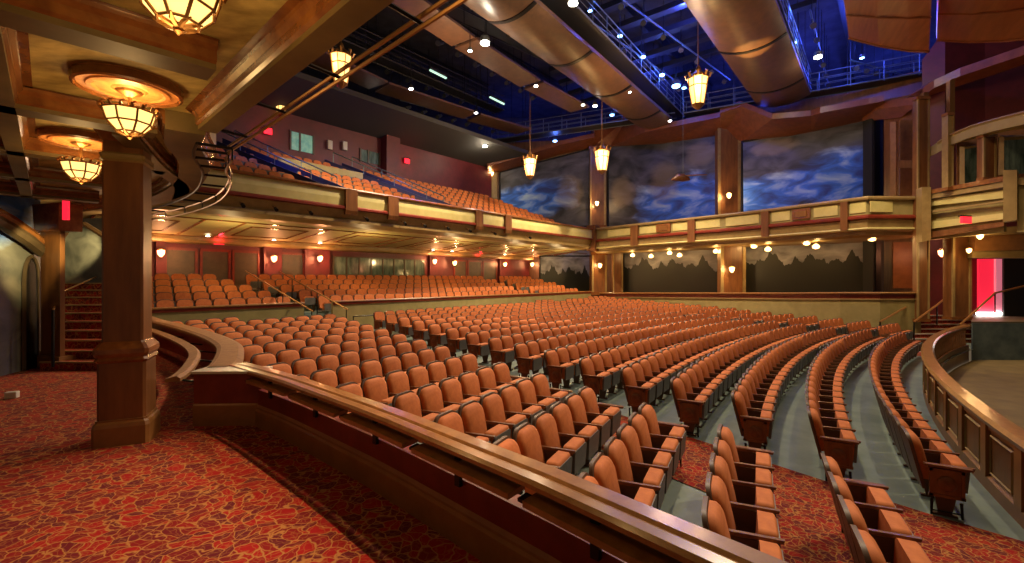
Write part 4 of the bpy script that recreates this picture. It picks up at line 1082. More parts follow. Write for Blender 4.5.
# side balcony
t = thing('side_balcony', (13.6, 27.3, 4), 'far side balcony with cream panels running toward the stage', 'balcony')
path = [mp(BT), (6.6, 36.2)] + SB[1:]
path = [(6.35, 36.0)] + SB[1:]
def swp(prof, m, name): b = MB(); b.sweep(prof, path); b.build(name, m, t)
swp([(0.14, 5.62), (0.16, 5.70), (0.12, 5.78), (-0.12, 5.78), (-0.12, 5.62)], M_tan, 'top_rail')
swp([(0.0, 4.9), (0.0, 5.62), (-0.2, 5.62), (-0.2, 4.9)], M_olive, 'fascia')
swp([(0.02, 4.66), (0.18, 4.72), (0.18, 4.80), (0.05, 4.9), (-0.2, 4.9), (-0.2, 4.66)], M_red, 'lower_moulding')
swp([(0.05, 4.66), (0.0, 4.2), (-0.25, 4.12), (-0.25, 3.95), (-0.5, 3.85), (-5.5, 3.85), (-5.5, 4.66)], M_tan, 'lower_band')
swp([(0.08, 4.16), (0.12, 4.22), (0.08, 4.28), (0.0, 4.28), (0.0, 4.16)], M_cream, 'bead')
def sbu(px): # point on side balcony front
    k = (px - CX) / F
    for p, q in zip(path[:-1], path[1:]):
        den = (q[0] - p[0]) - k * (q[1] - p[1]); u = (k * p[1] - p[0]) / den
        if -0.03 <= u <= 1.03: return (p[0] + (q[0] - p[0]) * u, p[1] + (q[1] - p[1]) * u)
for a, c in ((608, 632), (640, 656), (673, 688), (696, 720), (726, 759), (772, 790), (814, 838), (850, 866), (870, 892)):
    b = MB(); b.sweep([(0.0, 5.0), (0.04, 5.02), (0.04, 5.52), (0.0, 5.54)], [sbu(a), sbu(c)]); b.build('cream_panel', M_cream, t)
for c in (635, 692, 766, 845):
    p, q = sbu(c - 3), sbu(c + 4)
    b = MB(); b.sweep([(0.2, 4.2), (0.2, 5.62), (0.0, 5.62), (0.0, 4.2)], [p, q]); b.build('post', M_wood, t)
for c, w_ in ((664, 7), (802, 9)):
    p, q = sbu(c - w_), sbu(c + w_)
    b = MB(); b.sweep([(0.1, 5.0), (0.1, 5.55), (0.0, 5.55), (0.0, 5.0)], [p, q]); pl = b.build('crest_plaque', M_mould, t)
    mx_, my_ = (p[0] + q[0]) / 2, (p[1] + q[1]) / 2
    b = MB(); b.sweep([(0.14, 5.12), (0.14, 5.42), (0.1, 5.42), (0.1, 5.12)], [(p[0] * .8 + q[0] * .2, p[1] * .8 + q[1] * .2), (p[0] * .2 + q[0] * .8, p[1] * .2 + q[1] * .8)]); sub(b, 'crest', M_gold, pl, t)
b = MB(); b.box((6.4, 36.0, 5.0), (0.75, 0.75, 2.0), R(50)); b.build('corner_post', M_wood, t)
# long dark wall under the balcony at rear corner
b = MB(); b.slab(mp(25.5, 6.0) + (0,), (16.0, 31, 0), (16.0, 31, 4.2), mp(25.5, 6.0) + (4.2,), 0.2)
# side parapet (top from picture) following the balcony
t = thing('side_parapet', (13.6, 27.0, -1), 'olive far side parapet with twin rails behind the stalls', 'parapet')
sp = []; spz = []
for px, py in ((600, 292.5), (650, 292.5), (700, 292.5), (740, 292.5), (790, 292.5), (840, 292), (880, 292), (921, 292)):
    Yq = sbY(px, -0.1); x, y, z = P(px, py, Yq); sp.append((x, y)); spz.append(z)
b = MB(); b.sweep([(0.10, -0.10), (0.12, -0.05), (0.10, 0.0), (-0.15, 0.0), (-0.15, -0.10)], sp, spz); b.build('cap_rail', M_rail, t)
b = MB(); b.sweep([(0.0, -0.32), (0.0, -0.1), (-0.1, -0.1), (-0.1, -0.32)], sp, spz); b.build('upper_band', M_red, t)
b = MB(); b.sweep([(0.06, -0.38), (0.06, -0.32), (-0.1, -0.32), (-0.1, -0.38)], sp, spz); b.build('lower_rail', M_tan, t)
b = MB(); b.sweep([(0.0, -2.4), (0.0, -0.38), (-0.1, -0.38), (-0.1, -2.4)], sp, spz); b.build('panel', M_olive, t)
b = MB(); pl_ = [(mp(27.4)[0], mp(27.4)[1]), *sp, (25, 26), (16, 40), (4, 42)]
b.v += [(x, y, -0.05) for x, y in pl_]; b.face(tuple(range(len(pl_)))); struct(b.build('floor', M_carpet), 'carpeted floor of the far side gallery', 'floor')

# cornice canopy folded above the murals
UP = [(487, 167), (560, 145), (595, 137), (594, 131), (626, 120), (645, 132), (720, 117), (720, 113), (741, 106), (772, 119), (811, 116), (820, 113), (869, 104), (884, 101)]
LO = [(487, 176), (560, 155), (583, 150), (590, 149), (610, 147), (665, 144), (717, 137), (722, 136), (741, 142), (790, 137), (811, 133), (830, 129), (869, 121), (884, 118)]
t = thing('cornice_canopy', P(690, 140, 33), 'zigzag red wooden cornice folded along the top of the murals', 'cornice')
b = MB(); top = []; low = []
for (u, v), (u2, v2) in zip(UP, LO):
    Yw = wY(max(u2, 500)); low.append(P(u2, v2, Yw - 0.1)); dd = min(Yw - 1.6, F * 11.7 / (HZ - v)); dd = Yw - 2.2; top.append(P(u, v, dd))
for i in range(len(top) - 1): b.quad(low[i], low[i + 1], top[i + 1], top[i])
b.build('underside', M_cornice, t)
b = MB()
for i in range(len(top) - 1):
    a_, c_ = top[i], top[i + 1]
    b.quad(a_, c_, (c_[0], c_[1], c_[2] + 0.35), (a_[0], a_[1], a_[2] + 0.35)); b.quad((a_[0], a_[1], a_[2] + 0.35), (c_[0], c_[1], c_[2] + 0.35), (low[i + 1][0], low[i + 1][1] + .2, c_[2] + 0.35), (low[i][0], low[i][1] + .2, a_[2] + 0.35))
b.build('rim', M_cornice, t)
b = MB(); b.tube(low, 0.07, 5); b.build('bead', M_tan, t)

# black speaker column at right of big mural, upper and lower
for (a, c, y0, y1, Y, lb) in ((872, 883, 116, 203, wY(878) - 0.9, 'tall black loudspeaker column right of the largest mural'), (873, 884, 236, 294, sbY(878, 2.2), 'black column right of the lower treeline mural')):
    t = thing('speaker_column', P((a + c) / 2, y1, Y), lb, 'loudspeaker')
    b = MB(); b.slab(P(a, y1, Y), P(c, y1, Y), P(c, y0, Y), P(a, y0, Y), 0.7); b.build('cabinet', M_speaker, t)
    b = MB(); b.slab(P(a + 3, y1, Y - .06), P(c - 3, y1, Y - .06), P(c - 3, y0, Y - .06), P(a + 3, y0, Y - .06), 0.06); b.build('grille', M_black, t)

# ------------------------------------------------------------------ right side: proscenium boxes
def wallseg(pts, name, m, label, th=0.25):
    b = MB()
    for i in range(len(pts) - 1):
        (p0, yb0, yt0, Y0), (p1, yb1, yt1, Y1) = pts[i], pts[i + 1]
        b.slab(P(p0, yb0, Y0), P(p1, yb1, Y1), P(p1, yt1, Y1), P(p0, yt0, Y0), th)
    return struct(b.build(name, m), label, 'wall')
wallseg([(884, 300, 100, 26.6), (922, 300, 92, 24.4)], 'wall_panelled', M_wood, 'brown panelled wall between the speaker column and the tall post')
wallseg([(922, 330, 60, 24.2), (945, 325, 30, 23.4), (985, 325, 10, 23.2), (1100, 330, -60, 21.5)], 'wall_right', M_redwall, 'tall dark red wall beside the stage')
# raised panels on brown wall
for i, (a, c, y0, y1, lb) in enumerate(((899, 915, 150, 165, 'x'), )): pass
t = thing('wall_panelling', P(905, 200, 25), 'tall plain recessed panels on the brown wall', 'panelling')
for a, c, y0, y1 in ((890, 896, 122, 205), (900, 918, 120, 160), (900, 918, 168, 203), (893, 917, 242, 288)):
    b = MB(); b.slab(P(a, y1, 24.3), P(c, y1, 24.0), P(c, y0, 24.0), P(a, y0, 24.3), 0.1); b.build('raised_panel', M_skirt, t)
pillar(918, 930, 96, 322, 21.8, 'tall narrow wooden post where the side balcony ends', M_wood, 0.3, grp='stage side posts')
pillar(948, 954, 112, 190, 20.6, 'slim upper wooden post left of the opera box opening', M_tan, 0.3, grp='stage side posts')
pillar(953, 972, 232, 320, 21.2, 'dark lower wooden pillar left of the red doorway', M_wood, 0.5, grp='stage side posts')
pillar(984, 997, 134, 180, 19.4, 'wooden post between the opera box openings', M_wood, 0.3, grp='stage side posts')
# curved cap line over red panels
t = thing('box_canopy', P(980, 130, 19), 'pale curved wooden arch above the opera box', 'arch')
ar = [P(937, 147, 21.2), P(950, 139, 20.6), (P(970, 131, 19.8)), P(995, 124, 18.8), P(1024, 117, 17.8), P(1080, 108, 16.5)]
b = MB()
for i in range(len(ar) - 1):
    a_, c_ = ar[i], ar[i + 1]
    b.hexa([(a_[0], a_[1], a_[2] - 0.28), (c_[0], c_[1], c_[2] - 0.28), (c_[0] + .3, c_[1] + .8, c_[2] - 0.28), (a_[0] + .3, a_[1] + .8, a_[2] - 0.28)], [(a_[0], a_[1], a_[2] + 0.16), (c_[0], c_[1], c_[2] + 0.16), (c_[0] + .3, c_[1] + .8, c_[2] + 0.16), (a_[0] + .3, a_[1] + .8, a_[2] + 0.16)])
b.build('arch_band', M_olive, t)
b = MB(); b.tube([(x, y - .05, z + 0.18) for x, y, z in ar], 0.06, 6); b.build('bead', M_tan, t)
# upper wall wood edge (parapet curve at top right)
t = thing('upper_cornice', P(980, 70, 20), 'sweeping wooden cornice at the top of the red side wall', 'cornice')
cu = [P(877, 104, 26.4), P(919, 98, 24.0), P(923, 90, 23.6), P(934, 82, 23.0), P(960, 70, 22), P(1024, 48, 20.2), P(1100, 20, 18.5)]
b = MB()
for i in range(len(cu) - 1):
    a_, c_ = cu[i], cu[i + 1]
    b.hexa([(a_[0], a_[1], a_[2] - 0.3), (c_[0], c_[1], c_[2] - 0.3), (c_[0] + .3, c_[1] + 1.5, c_[2] - 0.5), (a_[0] + .3, a_[1] + 1.5, a_[2] - 0.5)], [(a_[0], a_[1], a_[2] + 0.1), (c_[0], c_[1], c_[2] + 0.1), (c_[0] + .3, c_[1] + 1.5, c_[2] + 0.1), (a_[0] + .3, a_[1] + 1.5, a_[2] + 0.1)])
b.build('band', M_cornice, t)
# vertical trims on red wall
for k, px in enumerate((924, 950)):
    b = MB(); b.slab(P(px, 148, 22.4 - k), P(px + 5, 148, 22.4 - k), P(px + 5, 92 - 14 * k, 22.4 - k), P(px, 92 - 12 * k, 22.4 - k), 0.2)
    struct(b.build('trim_%d' % (k + 3), M_gold), 'upright bronze trim on the upper red wall, %s' % ('left' if k == 0 else 'right'), 'trim')
# opera box
t = thing('opera_box', P(975, 200, 20), 'curved cream fronted opera box beside the stage', 'balcony')
def boxband(y0a, y0b, y1a, y1b, m, name, dY=0.0, th=0.15):
    b = MB(); pts = [(929, 21.6), (955, 20.6), (980, 19.6), (1004, 18.8)]
    for (p0, Y0), (p1, Y1) in zip(pts[:-1], pts[1:]):
        f0 = (p0 - 929) / 75; f1 = (p1 - 929) / 75
        def yy(a_, b_, f): return a_ + (b_ - a_) * f - 2.0 * sin(pi * f) * 0
        b.slab(P(p0, yy(y1a, y1b, f0), Y0 + dY), P(p1, yy(y1a, y1b, f1), Y1 + dY), P(p1, yy(y0a, y0b, f1), Y1 + dY), P(p0, yy(y0a, y0b, f0), Y0 + dY), th)
    b.build(name, m, t)
boxband(190, 177, 240, 232, M_olive, 'core', 0.15)
boxband(190, 176, 194, 181, M_mould, 'top_rail', -0.15)
boxband(195, 182, 199, 187, M_tan, 'upper_moulding', -0.1)
boxband(200, 190, 206, 198, M_cream, 'cream_band', 0.02)
boxband(211, 200, 213, 202, M_tan, 'middle_moulding', -0.1)
boxband(222, 213, 229, 219, M_cream, 'lower_cream_band', 0.02)
boxband(232, 222, 238, 226, M_wood, 'base_moulding', -0.05)
b = MB(); b.slab(P(1003, 222, 18.3), P(1017, 220, 18.0), P(1017, 170, 18.0), P(1003, 170, 18.3), 0.5); b.build('pier', M_tan, t)
b = MB(); b.slab(P(922, 242, 21.4), P(931, 240, 21.3), P(931, 187, 21.3), P(922, 187, 21.4), 0.5); b.build('end_pier', M_tan, t)
b = MB(); b.slab(P(1017, 232, 18.2), P(1090, 232, 16.6), P(1090, 172, 16.6), P(1017, 178, 18.2), 0.3); b.build('right_front', M_olive, t)
b = MB(); b.slab(P(1017, 185, 18.1), P(1090, 184, 16.5), P(1090, 175, 16.5), P(1017, 180, 18.1), 0.1); b.build('right_rail', M_tan, t)
for i, (a, c, y0, y1, lb) in enumerate(((962, 984, 148, 186, 'left dark opening of the opera box'), (1001, 1060, 138, 175, 'right dark opening of the opera box'))):
    Y = 20.4 - i * 1.2
    t = thing('window_%d' % (i + 4), P((a + c) / 2, y1, Y), lb, 'window', None, 'structure')
    b = MB(); b.slab(P(a, y1, Y), P(c, y1 - 4 * i, Y), P(c, y0 - 3, Y), P(a, y0, Y), 0.1); b.build('pane', M_glassdark, t)
    b = MB(); b.tube([P(a, y1, Y), P(a, y0, Y), P(c, y0 - 3, Y), P(c, y1, Y)], 0.12, 4); b.build('window_frame', M_tan, t)
wallseg([(957, 190, 140, 21.0), (1100, 180, 110, 18.6)], 'wall_opera_box', M_skirt, 'brown wall behind the opera box')
# chair in the box
# portal beneath the box
t = thing('portal_header', P(1000, 232, 20), 'tan moulded header above the red doorway', 'header')
b = MB(); b.slab(P(972, 258, 20.9), P(1090, 258, 19.9), P(1090, 249, 19.9), P(972, 251, 20.9), 0.4); b.build('lintel', M_tan, t)
b = MB(); b.slab(P(975, 251, 20.8), P(1090, 249, 19.9), P(1090, 228, 19.9), P(975, 234, 20.8), 0.3); b.build('frieze', M_skirt, t)
b = MB(); b.slab(P(970, 236, 20.4), P(1090, 230, 19.4), P(1090, 222, 19.4), P(970, 229, 20.4), 0.5); b.build('cornice', M_tan, t)
t = thing('red_doorway', P(990, 316, 22.9), 'glowing red side stage doorway with a pink edge panel', 'doorway')
b = MB(); b.slab(P(979, 314, 22.8), P(996, 314, 22.8), P(996, 259, 22.8), P(979, 259, 22.8), 0.1); b.build('red_panel', M_redroom, t)
b = MB(); b.slab(P(996, 314, 22.7), P(1004, 314, 22.7), P(1004, 259, 22.7), P(996, 259, 22.7), 0.1); b.build('pink_panel', M_pinkpanel, t)
b = MB(); b.slab(P(978, 315, 22.6), P(1003, 315, 22.6), P(1003, 312.5, 22.6), P(978, 312.5, 22.6), 0.1); b.build('threshold_light', M_white, t)
b = MB(); b.slab(P(1004, 319, 22.5), P(1100, 322, 22.0), P(1100, 250, 22.0), P(1004, 256, 22.5), 0.1)
o = b.build('stage_curtain', M_speaker); tag(o, 'black curtain hanging at the right edge of the stage', 'curtain')
sconce(P(942, 252, 22.6), 'sconce on the red wall left of the stage stairs', nv=(-0.3, -0.95), m=M_bulbred, col=(1.0, 0.35, 0.15), e=60, sc=1.5)
sconce(P(969, 250, 20.6), 'small sconce on the pillar by the portal', nv=(-0.5, -0.85), e=18, sc=0.9)
sconce(P(980, 235, 20.2), 'upright yellow lamp on the portal frieze', nv=(-0.4, -0.9), e=18, sc=1.2)
t = thing('exit_sign', P(966, 220, 19.6), 'red lit sign under the opera box', 'sign', 'red lit signs')
b = MB(); b.box(P(966, 220, 19.6), (0.55, 0.1, 0.28), R(15)); b.build('face', M_exit, t)
b = MB(); b.box((P(966, 220, 19.6)[0], 19.65, P(966, 216, 19.6)[2]), (0.6, 0.14, 0.06), R(15)); b.build('housing', M_black, t)

# ------------------------------------------------------------------ stage, pit and pit rail
b = MB(); b.hexa([(19.7, 19.6, -1.7), (45, 19.2, -1.7), (45, 34, -1.7), (34.5, 34, -1.7)], [(19.7, 19.6, -0.03), (45, 19.2, -0.03), (45, 34, -0.03), (34.5, 34, -0.03)])
struct(b.build('stage_floor', M_stage), 'dark boarded stage floor at right', 'stage')
b = MB(); b.slab((19.7, 19.55, -1.7), (45, 19.1, -1.7), (45, 19.1, -0.10), (19.7, 19.55, -0.10), 0.04)
struct(b.build('wall_stage_front', M_slate), 'slate grey stage front wall above the pit', 'wall')
b = MB(); b.v += [(*polar(43.0, -80 + i * 2), -1.66) for i in range(26)]; b.v += [(45, 19, -1.66), (45, -10, -1.66)]; b.face(tuple(range(len(b.v))))
struct(b.build('floor_pit', M_pit), 'brown boarded orchestra pit cover', 'floor')
RA = [polar(43.15, a) for a in [-70 + i * 1.0 for i in range(38)]]
RA += [polar(43.4, -32.2)]
RA = RA[:37]
t = thing('pit_rail', (*polar(43.15, -56), -1.2), 'curved panelled wooden rail around the orchestra pit', 'rail')
b = MB(); b.sweep([(-0.12, -0.26), (-0.14, -0.20), (-0.10, -0.15), (0.10, -0.15), (0.14, -0.20), (0.12, -0.26)], RA); b.build('cap', M_rail, t)
RB = [p for p in RA if az_of(p) < -43.4]; RD = [p for p in RA if az_of(p) > -43.6]
b = MB(); b.sweep([(-0.05, -1.18), (-0.05, -0.26), (0.05, -0.26), (0.05, -1.7), (-0.05, -1.7)], RB); b.build('wall', M_wood, t)
b = MB(); b.sweep([(-0.07, -1.7), (-0.07, -1.0), (0.07, -1.0), (0.07, -1.7)], RD); b.build('low_wall', M_wood, t)
a = -43.2
while a < -34.3:
    x, y = polar(43.15, a); b = MB(); b.lathe([(0.03, -1.0), (0.05, -0.9), (0.03, -0.75), (0.025, -0.5), (0.045, -0.4), (0.03, -0.25)], (x, y, 0), 6); b.build('baluster', M_skirt, t)
    a += 0.42
b = MB(); b.sweep([(-0.10, -1.2), (-0.10, -1.02), (-0.05, -0.98), (-0.05, -1.2)], RA); b.build('base_moulding', M_skirt, t)
b = MB(); b.sweep([(-0.08, -0.34), (-0.08, -0.27), (-0.05, -0.27), (-0.05, -0.34)], RA); b.build('upper_moulding', M_skirt, t)
a = -69.0
while a < -43.8:
    p0 = polar(43.15, a); p1 = polar(43.15, a + 0.28)
    b = MB(); b.sweep([(-0.105, -1.02), (-0.105, -0.27), (-0.05, -0.27), (-0.05, -1.02)], [p0, p1]); b.build('stile', M_skirt, t)
    q0 = polar(43.15, a + 0.42); q1 = polar(43.15, a + 1.38)
    b = MB(); b.sweep([(-0.075, -0.90), (-0.075, -0.42), (-0.05, -0.40), (-0.05, -0.92)], [q0, q1]); b.build('panel', M_wood, t)
    b = MB(); c0, c1_ = (q0[0], q0[1]), (q1[0], q1[1])
    def off(p, d): l = hypot(p[0] - CC[0], p[1] - CC[1]); return (p[0] + (p[0] - CC[0]) / l * d, p[1] + (p[1] - CC[1]) / l * d)
    A_, B_ = off(q0, 0.08), off(q1, 0.08)
    b.tube([(*A_, -0.92), (*B_, -0.92), (*B_, -0.40), (*A_, -0.40), (*A_, -0.92)], 0.016, 4); b.build('panel_frame', M_tan, t)
    a += 1.55
# stage stairs
t = thing('stage_stairs', (18.6, 21.2, -1.0), 'carpeted stairs with pale nosings beside the stage', 'stairs')
for k in range(6):
    Y = 21.4 + 0.36 * k; z = zfl(19, 21.5) + 0.19 * (k + 1); xl = (900 - CX) / F * Y; xr = (972 - CX) / F * Y
    b = MB(); b.hexa([(xl, Y, -1.3), (xr, Y, -1.3), (xr, Y + .4, -1.3), (xl, Y + .4, -1.3)], [(xl, Y, z), (xr, Y, z), (xr, Y + .4 + (3 if k == 5 else 0), z), (xl, Y + .4 + (3 if k == 5 else 0), z)]); st = b.build('step', M_carpet, t)
    b = MB(); b.box(((xl + xr) / 2, Y - 0.01, z - 0.02), (xr - xl, 0.05, 0.05)); sub(b, 'nosing', M_stone, st, t)
for i, (pts, lb) in enumerate((([(880, 322, 20.5), (906, 307, 22.0), (923, 291, 23.0)], 'left'), ([(914, 322, 20.6), (937, 305, 21.8), (954, 291, 22.6)], 'middle'), ([(960, 325, 20.0), (995, 293, 21.0), (1050, 280, 21.0)], 'right'))):
    t = thing('stage_handrail', P(*pts[0][:2], pts[0][2]), 'slim sloping handrail on dark posts, %s of three by the stage' % lb, 'handrail', 'handrails by the stage')
    b = MB(); b.tube([P(*p) for p in pts], 0.045, 6); b.build('rail', M_rail, t)
    for p in pts:
        q = P(*p); b = MB(); b.tube([(q[0], q[1], q[2] - 0.95 - (0.1 if p is pts[0] else 0)), q], 0.03, 6); b.build('post', M_black, t)

# ------------------------------------------------------------------ hanging lanterns
def lantern(px, py, Y, wd, label, ztop=15.5, e=160):
    x, y, z = P(px, py, Y); s = wd / 1.0
    t = thing('hanging_lantern', (x, y, z), label, 'lantern', 'hanging hall lanterns')
    b = MB(); b.lathe([(0.26 * s, -0.72 * s), (0.44 * s, 0.45 * s), (0.40 * s, 0.5 * s)], (x, y, z), 8); b.build('glass', M_glow, t)
    b = MB()
    for j in range(8):
        a = 2 * pi * j / 8; b.tube([(x + 0.27 * s * cos(a), y + 0.27 * s * sin(a), z - 0.74 * s), (x + 0.46 * s * cos(a), y + 0.46 * s * sin(a), z + 0.48 * s)], 0.022 * s, 5)
    for r_, q in ((0.27, -0.72), (0.40, 0.1), (0.47, 0.46)):
        b.tube([(x + r_ * s * cos(2 * pi * j / 8), y + r_ * s * sin(2 * pi * j / 8), z + q * s) for j in range(9)], 0.028 * s, 5)
    b.lathe([(0.05 * s, -0.95 * s), (0.16 * s, -0.86 * s), (0.27 * s, -0.74 * s)], (x, y, z), 8); b.build('cage', M_gold, t)
    b = MB()
    for j in range(8):
        a = 2 * pi * (j + .5) / 8; b.tube([(x + 0.47 * s * cos(a), y + 0.47 * s * sin(a), z + 0.48 * s), (x + 0.53 * s * cos(a), y + 0.53 * s * sin(a), z + 0.66 * s), (x + 0.42 * s * cos(a), y + 0.42 * s * sin(a), z + 0.74 * s)], [0.05 * s, 0.06 * s, 0.02 * s], 5)
    b.lathe([(0.46 * s, 0.46 * s), (0.42 * s, 0.60 * s), (0.16 * s, 0.80 * s), (0.10 * s, 0.98 * s), (0.03 * s, 1.1 * s)], (x, y, z), 8); b.build('crown', M_gold, t)
    b = MB(); b.tube([(x, y, z + 1.05 * s), (x, y, ztop)], 0.03, 6); b.build('chain', M_gold, t)
    light('lantern_glow', 'POINT', (x - 0.25, y - 0.75 * s, z), e, (1.0, 0.62, 0.25), 0.2)
lantern(530, 166, 31.0, 0.95, 'hanging glass lantern in front of the rear corner mural')
lantern(602, 159, 29.5, 1.05, 'hanging glass lantern in front of the rear upper pillar')
lantern(698, 89, 22.0, 1.05, 'large hanging glass lantern below the catwalks, highest and brightest')
lantern(341, 67, 20.0, 1.0, 'hanging lantern partly hidden behind the gallery ceiling beam', e=60)
lantern(281, 104, 26.0, 0.8, 'small hanging lantern just under the lighting pipe', e=40)

# ------------------------------------------------------------------ ceiling void
b = MB(); pl_ = [(-40, 4), (40, 4), (40, 60), (-40, 60)]; b.v += [(x, y, 18.0) for x, y in pl_]; b.face((0, 1, 2, 3))
struct(b.build('ceiling', M_dark), 'dark auditorium ceiling void', 'ceiling')
b = MB(); b.slab((-38, 44, -2), (40, 48, -2), (40, 48, 18), (-38, 44, 18), 0.3); struct(b.build('wall_void', M_dark), 'dark wall behind the rig above the balcony', 'wall')
b = MB(); b.slab((38, 48, -2), (38, 4, -2), (38, 4, 18), (38, 48, 18), 0.3); struct(b.build('wall_void_right', M_dark), 'dark void wall behind the stage side', 'wall')
CU = (sin(R(41)), cos(R(41))); CN = (-CU[1], CU[0])
def plank(pa, pb, z, wd, th, name, label, m=M_cloudw, cat='acoustic panel', grp='acoustic ceiling panels', curve=0.0, straps=0):
    """panel along the hall width between plan points, bottom at z; curve = sag of a convex underside"""
    dx, dy = pb[0] - pa[0], pb[1] - pa[1]; l = hypot(dx, dy)
    t = thing(name, ((pa[0] + pb[0]) / 2, (pa[1] + pb[1]) / 2, z), label, cat, grp)
    n = 12 if curve else 1
    prof = [(-wd / 2 + wd * i / n, z + curve * ((2 * i / n - 1) ** 2)) for i in range(n + 1)]
    prof += [(wd / 2, prof[-1][1] + th), (-wd / 2, prof[0][1] + th)]
    b = MB(); b.sweep(prof, [pa, pb]); b.build('panel', m, t, smooth=bool(curve))
    for s in range(straps):
        f = (s + 0.5) / straps; q = (pa[0] + dx * f, pa[1] + dy * f); q2 = (q[0] + dx / l * 0.22, q[1] + dy / l * 0.22)
        b = MB(); b.sweep([(o, zz - 0.03) for o, zz in prof[:n + 1]] + [(o, zz + 0.02) for o, zz in prof[:n + 1]][::-1], [q, q2]); b.build('strap', M_black, t)
    for f in (0.15, 0.85):
        for o_ in (-wd * 0.4, wd * 0.4):
            q = (pa[0] + dx * f + dy / l * o_, pa[1] + dy * f - dx / l * o_); b = MB(); b.tube([(*q, z + curve * 0.6 + th), (*q, 17.9)], 0.015, 4); b.build('hanger', M_black, t)
def pl2(u, v, z): p = PZ(u, v, z); return (p[0], p[1])
def planks(segs, z, wd, who):
    for i, (a_, c_) in enumerate(segs):
        plank(pl2(*a_, z), pl2(*c_, z), z, wd, 0.12, 'acoustic_panel', 'flat brown acoustic ceiling panel, %s from left in the %s' % (ORD[i + 1], who))
planks([((352, -40), (392, -8)), ((396, -4), (463, 42)), ((466, 44), (530, 84)), ((534, 86), (580, 110))], 13.6, 1.5, 'row nearest the curved sleeve')
planks([((250, 20), (300, 50)), ((304, 52), (378, 86)), ((382, 88), (470, 116)), ((474, 118), (524, 132))], 13.6, 1.7, 'middle row')
planks([((230, 70), (296, 98)), ((300, 100), (372, 124)), ((376, 125), (484, 153))], 13.4, 1.5, 'rear row')
# curved sleeves
pa = PZ(470, -12, 13.0); pb = PZ(655, 128, 13.0)
plank(pa[:2], pb[:2], 13.0, 2.5, 0.2, 'curved_acoustic_sleeve', 'long curved bronze wooden ceiling sleeve left of the catwalk', M_cloudw, 'acoustic sleeve', 'curved ceiling sleeves', 0.32, 4)
pa = PZ(690, -60, 13.0); pb = PZ(783, 106, 13.0)
plank(pa[:2], pb[:2], 13.0, 3.0, 0.2, 'curved_acoustic_sleeve', 'wide curved bronze ceiling sleeve between the catwalks', M_cloudw, 'acoustic sleeve', 'curved ceiling sleeves', 0.40, 3)
light('sleeve_uplight', 'SPOT', PZ(630, 60, 10.5)[:2] + (10.0,), 1500, (1.0, 0.55, 0.15), 0.05, PZ(600, 95, 13)[:2] + (13.2,), 35)
light('sleeve_uplight', 'SPOT', PZ(740, 110, 10.5)[:2] + (10.2,), 1300, (1.0, 0.55, 0.15), 0.05, PZ(752, 50, 13)[:2] + (13.2,), 35)
# catwalks
def catwalk(pa, pb, z, wd, label, step=1.6, h=1.1, m=M_steel):
    dx, dy = pb[0] - pa[0], pb[1] - pa[1]; l = hypot(dx, dy); ux, uy = dx / l, dy / l; nx, ny = uy, -ux
    t = thing('catwalk', ((pa[0] + pb[0]) / 2, (pa[1] + pb[1]) / 2, z), label, 'catwalk', 'ceiling catwalks')
    b = MB(); b.sweep([(-wd / 2, z), (wd / 2, z), (wd / 2, z + 0.05), (-wd / 2, z + 0.05)], [pa, pb]); b.build('deck', M_truss, t)
    for s in (-1, 1):
        b = MB(); o_ = s * wd / 2
        for hz, rr in ((0.0, 0.05), (0.4, 0.022), (0.75, 0.022), (h, 0.035)):
            b.tube([(pa[0] + nx * o_, pa[1] + ny * o_, z + hz), (pb[0] + nx * o_, pb[1] + ny * o_, z + hz)], rr, 5)
        q = 0
        while q <= l:
            x, y = pa[0] + ux * q + nx * o_, pa[1] + uy * q + ny * o_; b.tube([(x, y, z - 0.1), (x, y, z + h)], 0.03, 5); q += step
        b.build('railing', m, t)
    q = 0
    while q <= l:
        for s in (-1, 1):
            x, y = pa[0] + ux * q + nx * s * wd / 2, pa[1] + uy * q + ny * s * wd / 2; b = MB(); b.tube([(x, y, z + h), (x, y, 17.9)], 0.02, 4); b.build('hanger', M_truss, t)
        q += step * 2
    return t
catwalk(PZ(500, -50, 14.0)[:2], PZ(676, 118, 14.0)[:2], 14.0, 1.3, 'steel catwalk along the right of the left sleeve')
catwalk(PZ(745, -40, 14.0)[:2], PZ(800, 92, 14.0)[:2], 14.0, 1.2, 'steel catwalk along the right of the wide sleeve')
catwalk((-1.5, 40.0), (12.0, 33.5), 13.8, 1.2, 'blue lit catwalk above the rear corner murals')
catwalk((12.5, 33.0), (24.0, 26.5), 13.6, 1.2, 'blue lit catwalk above the largest mural')
catwalk(PZ(300, -60, 15.0)[:2], PZ(560, 62, 15.0)[:2], 15.0, 1.0, 'dark catwalk between the two front panel rows', m=M_truss)
catwalk(PZ(240, 0, 15.0)[:2], PZ(500, 112, 15.0)[:2], 15.0, 1.0, 'dark catwalk between the two rear panel rows', m=M_truss)
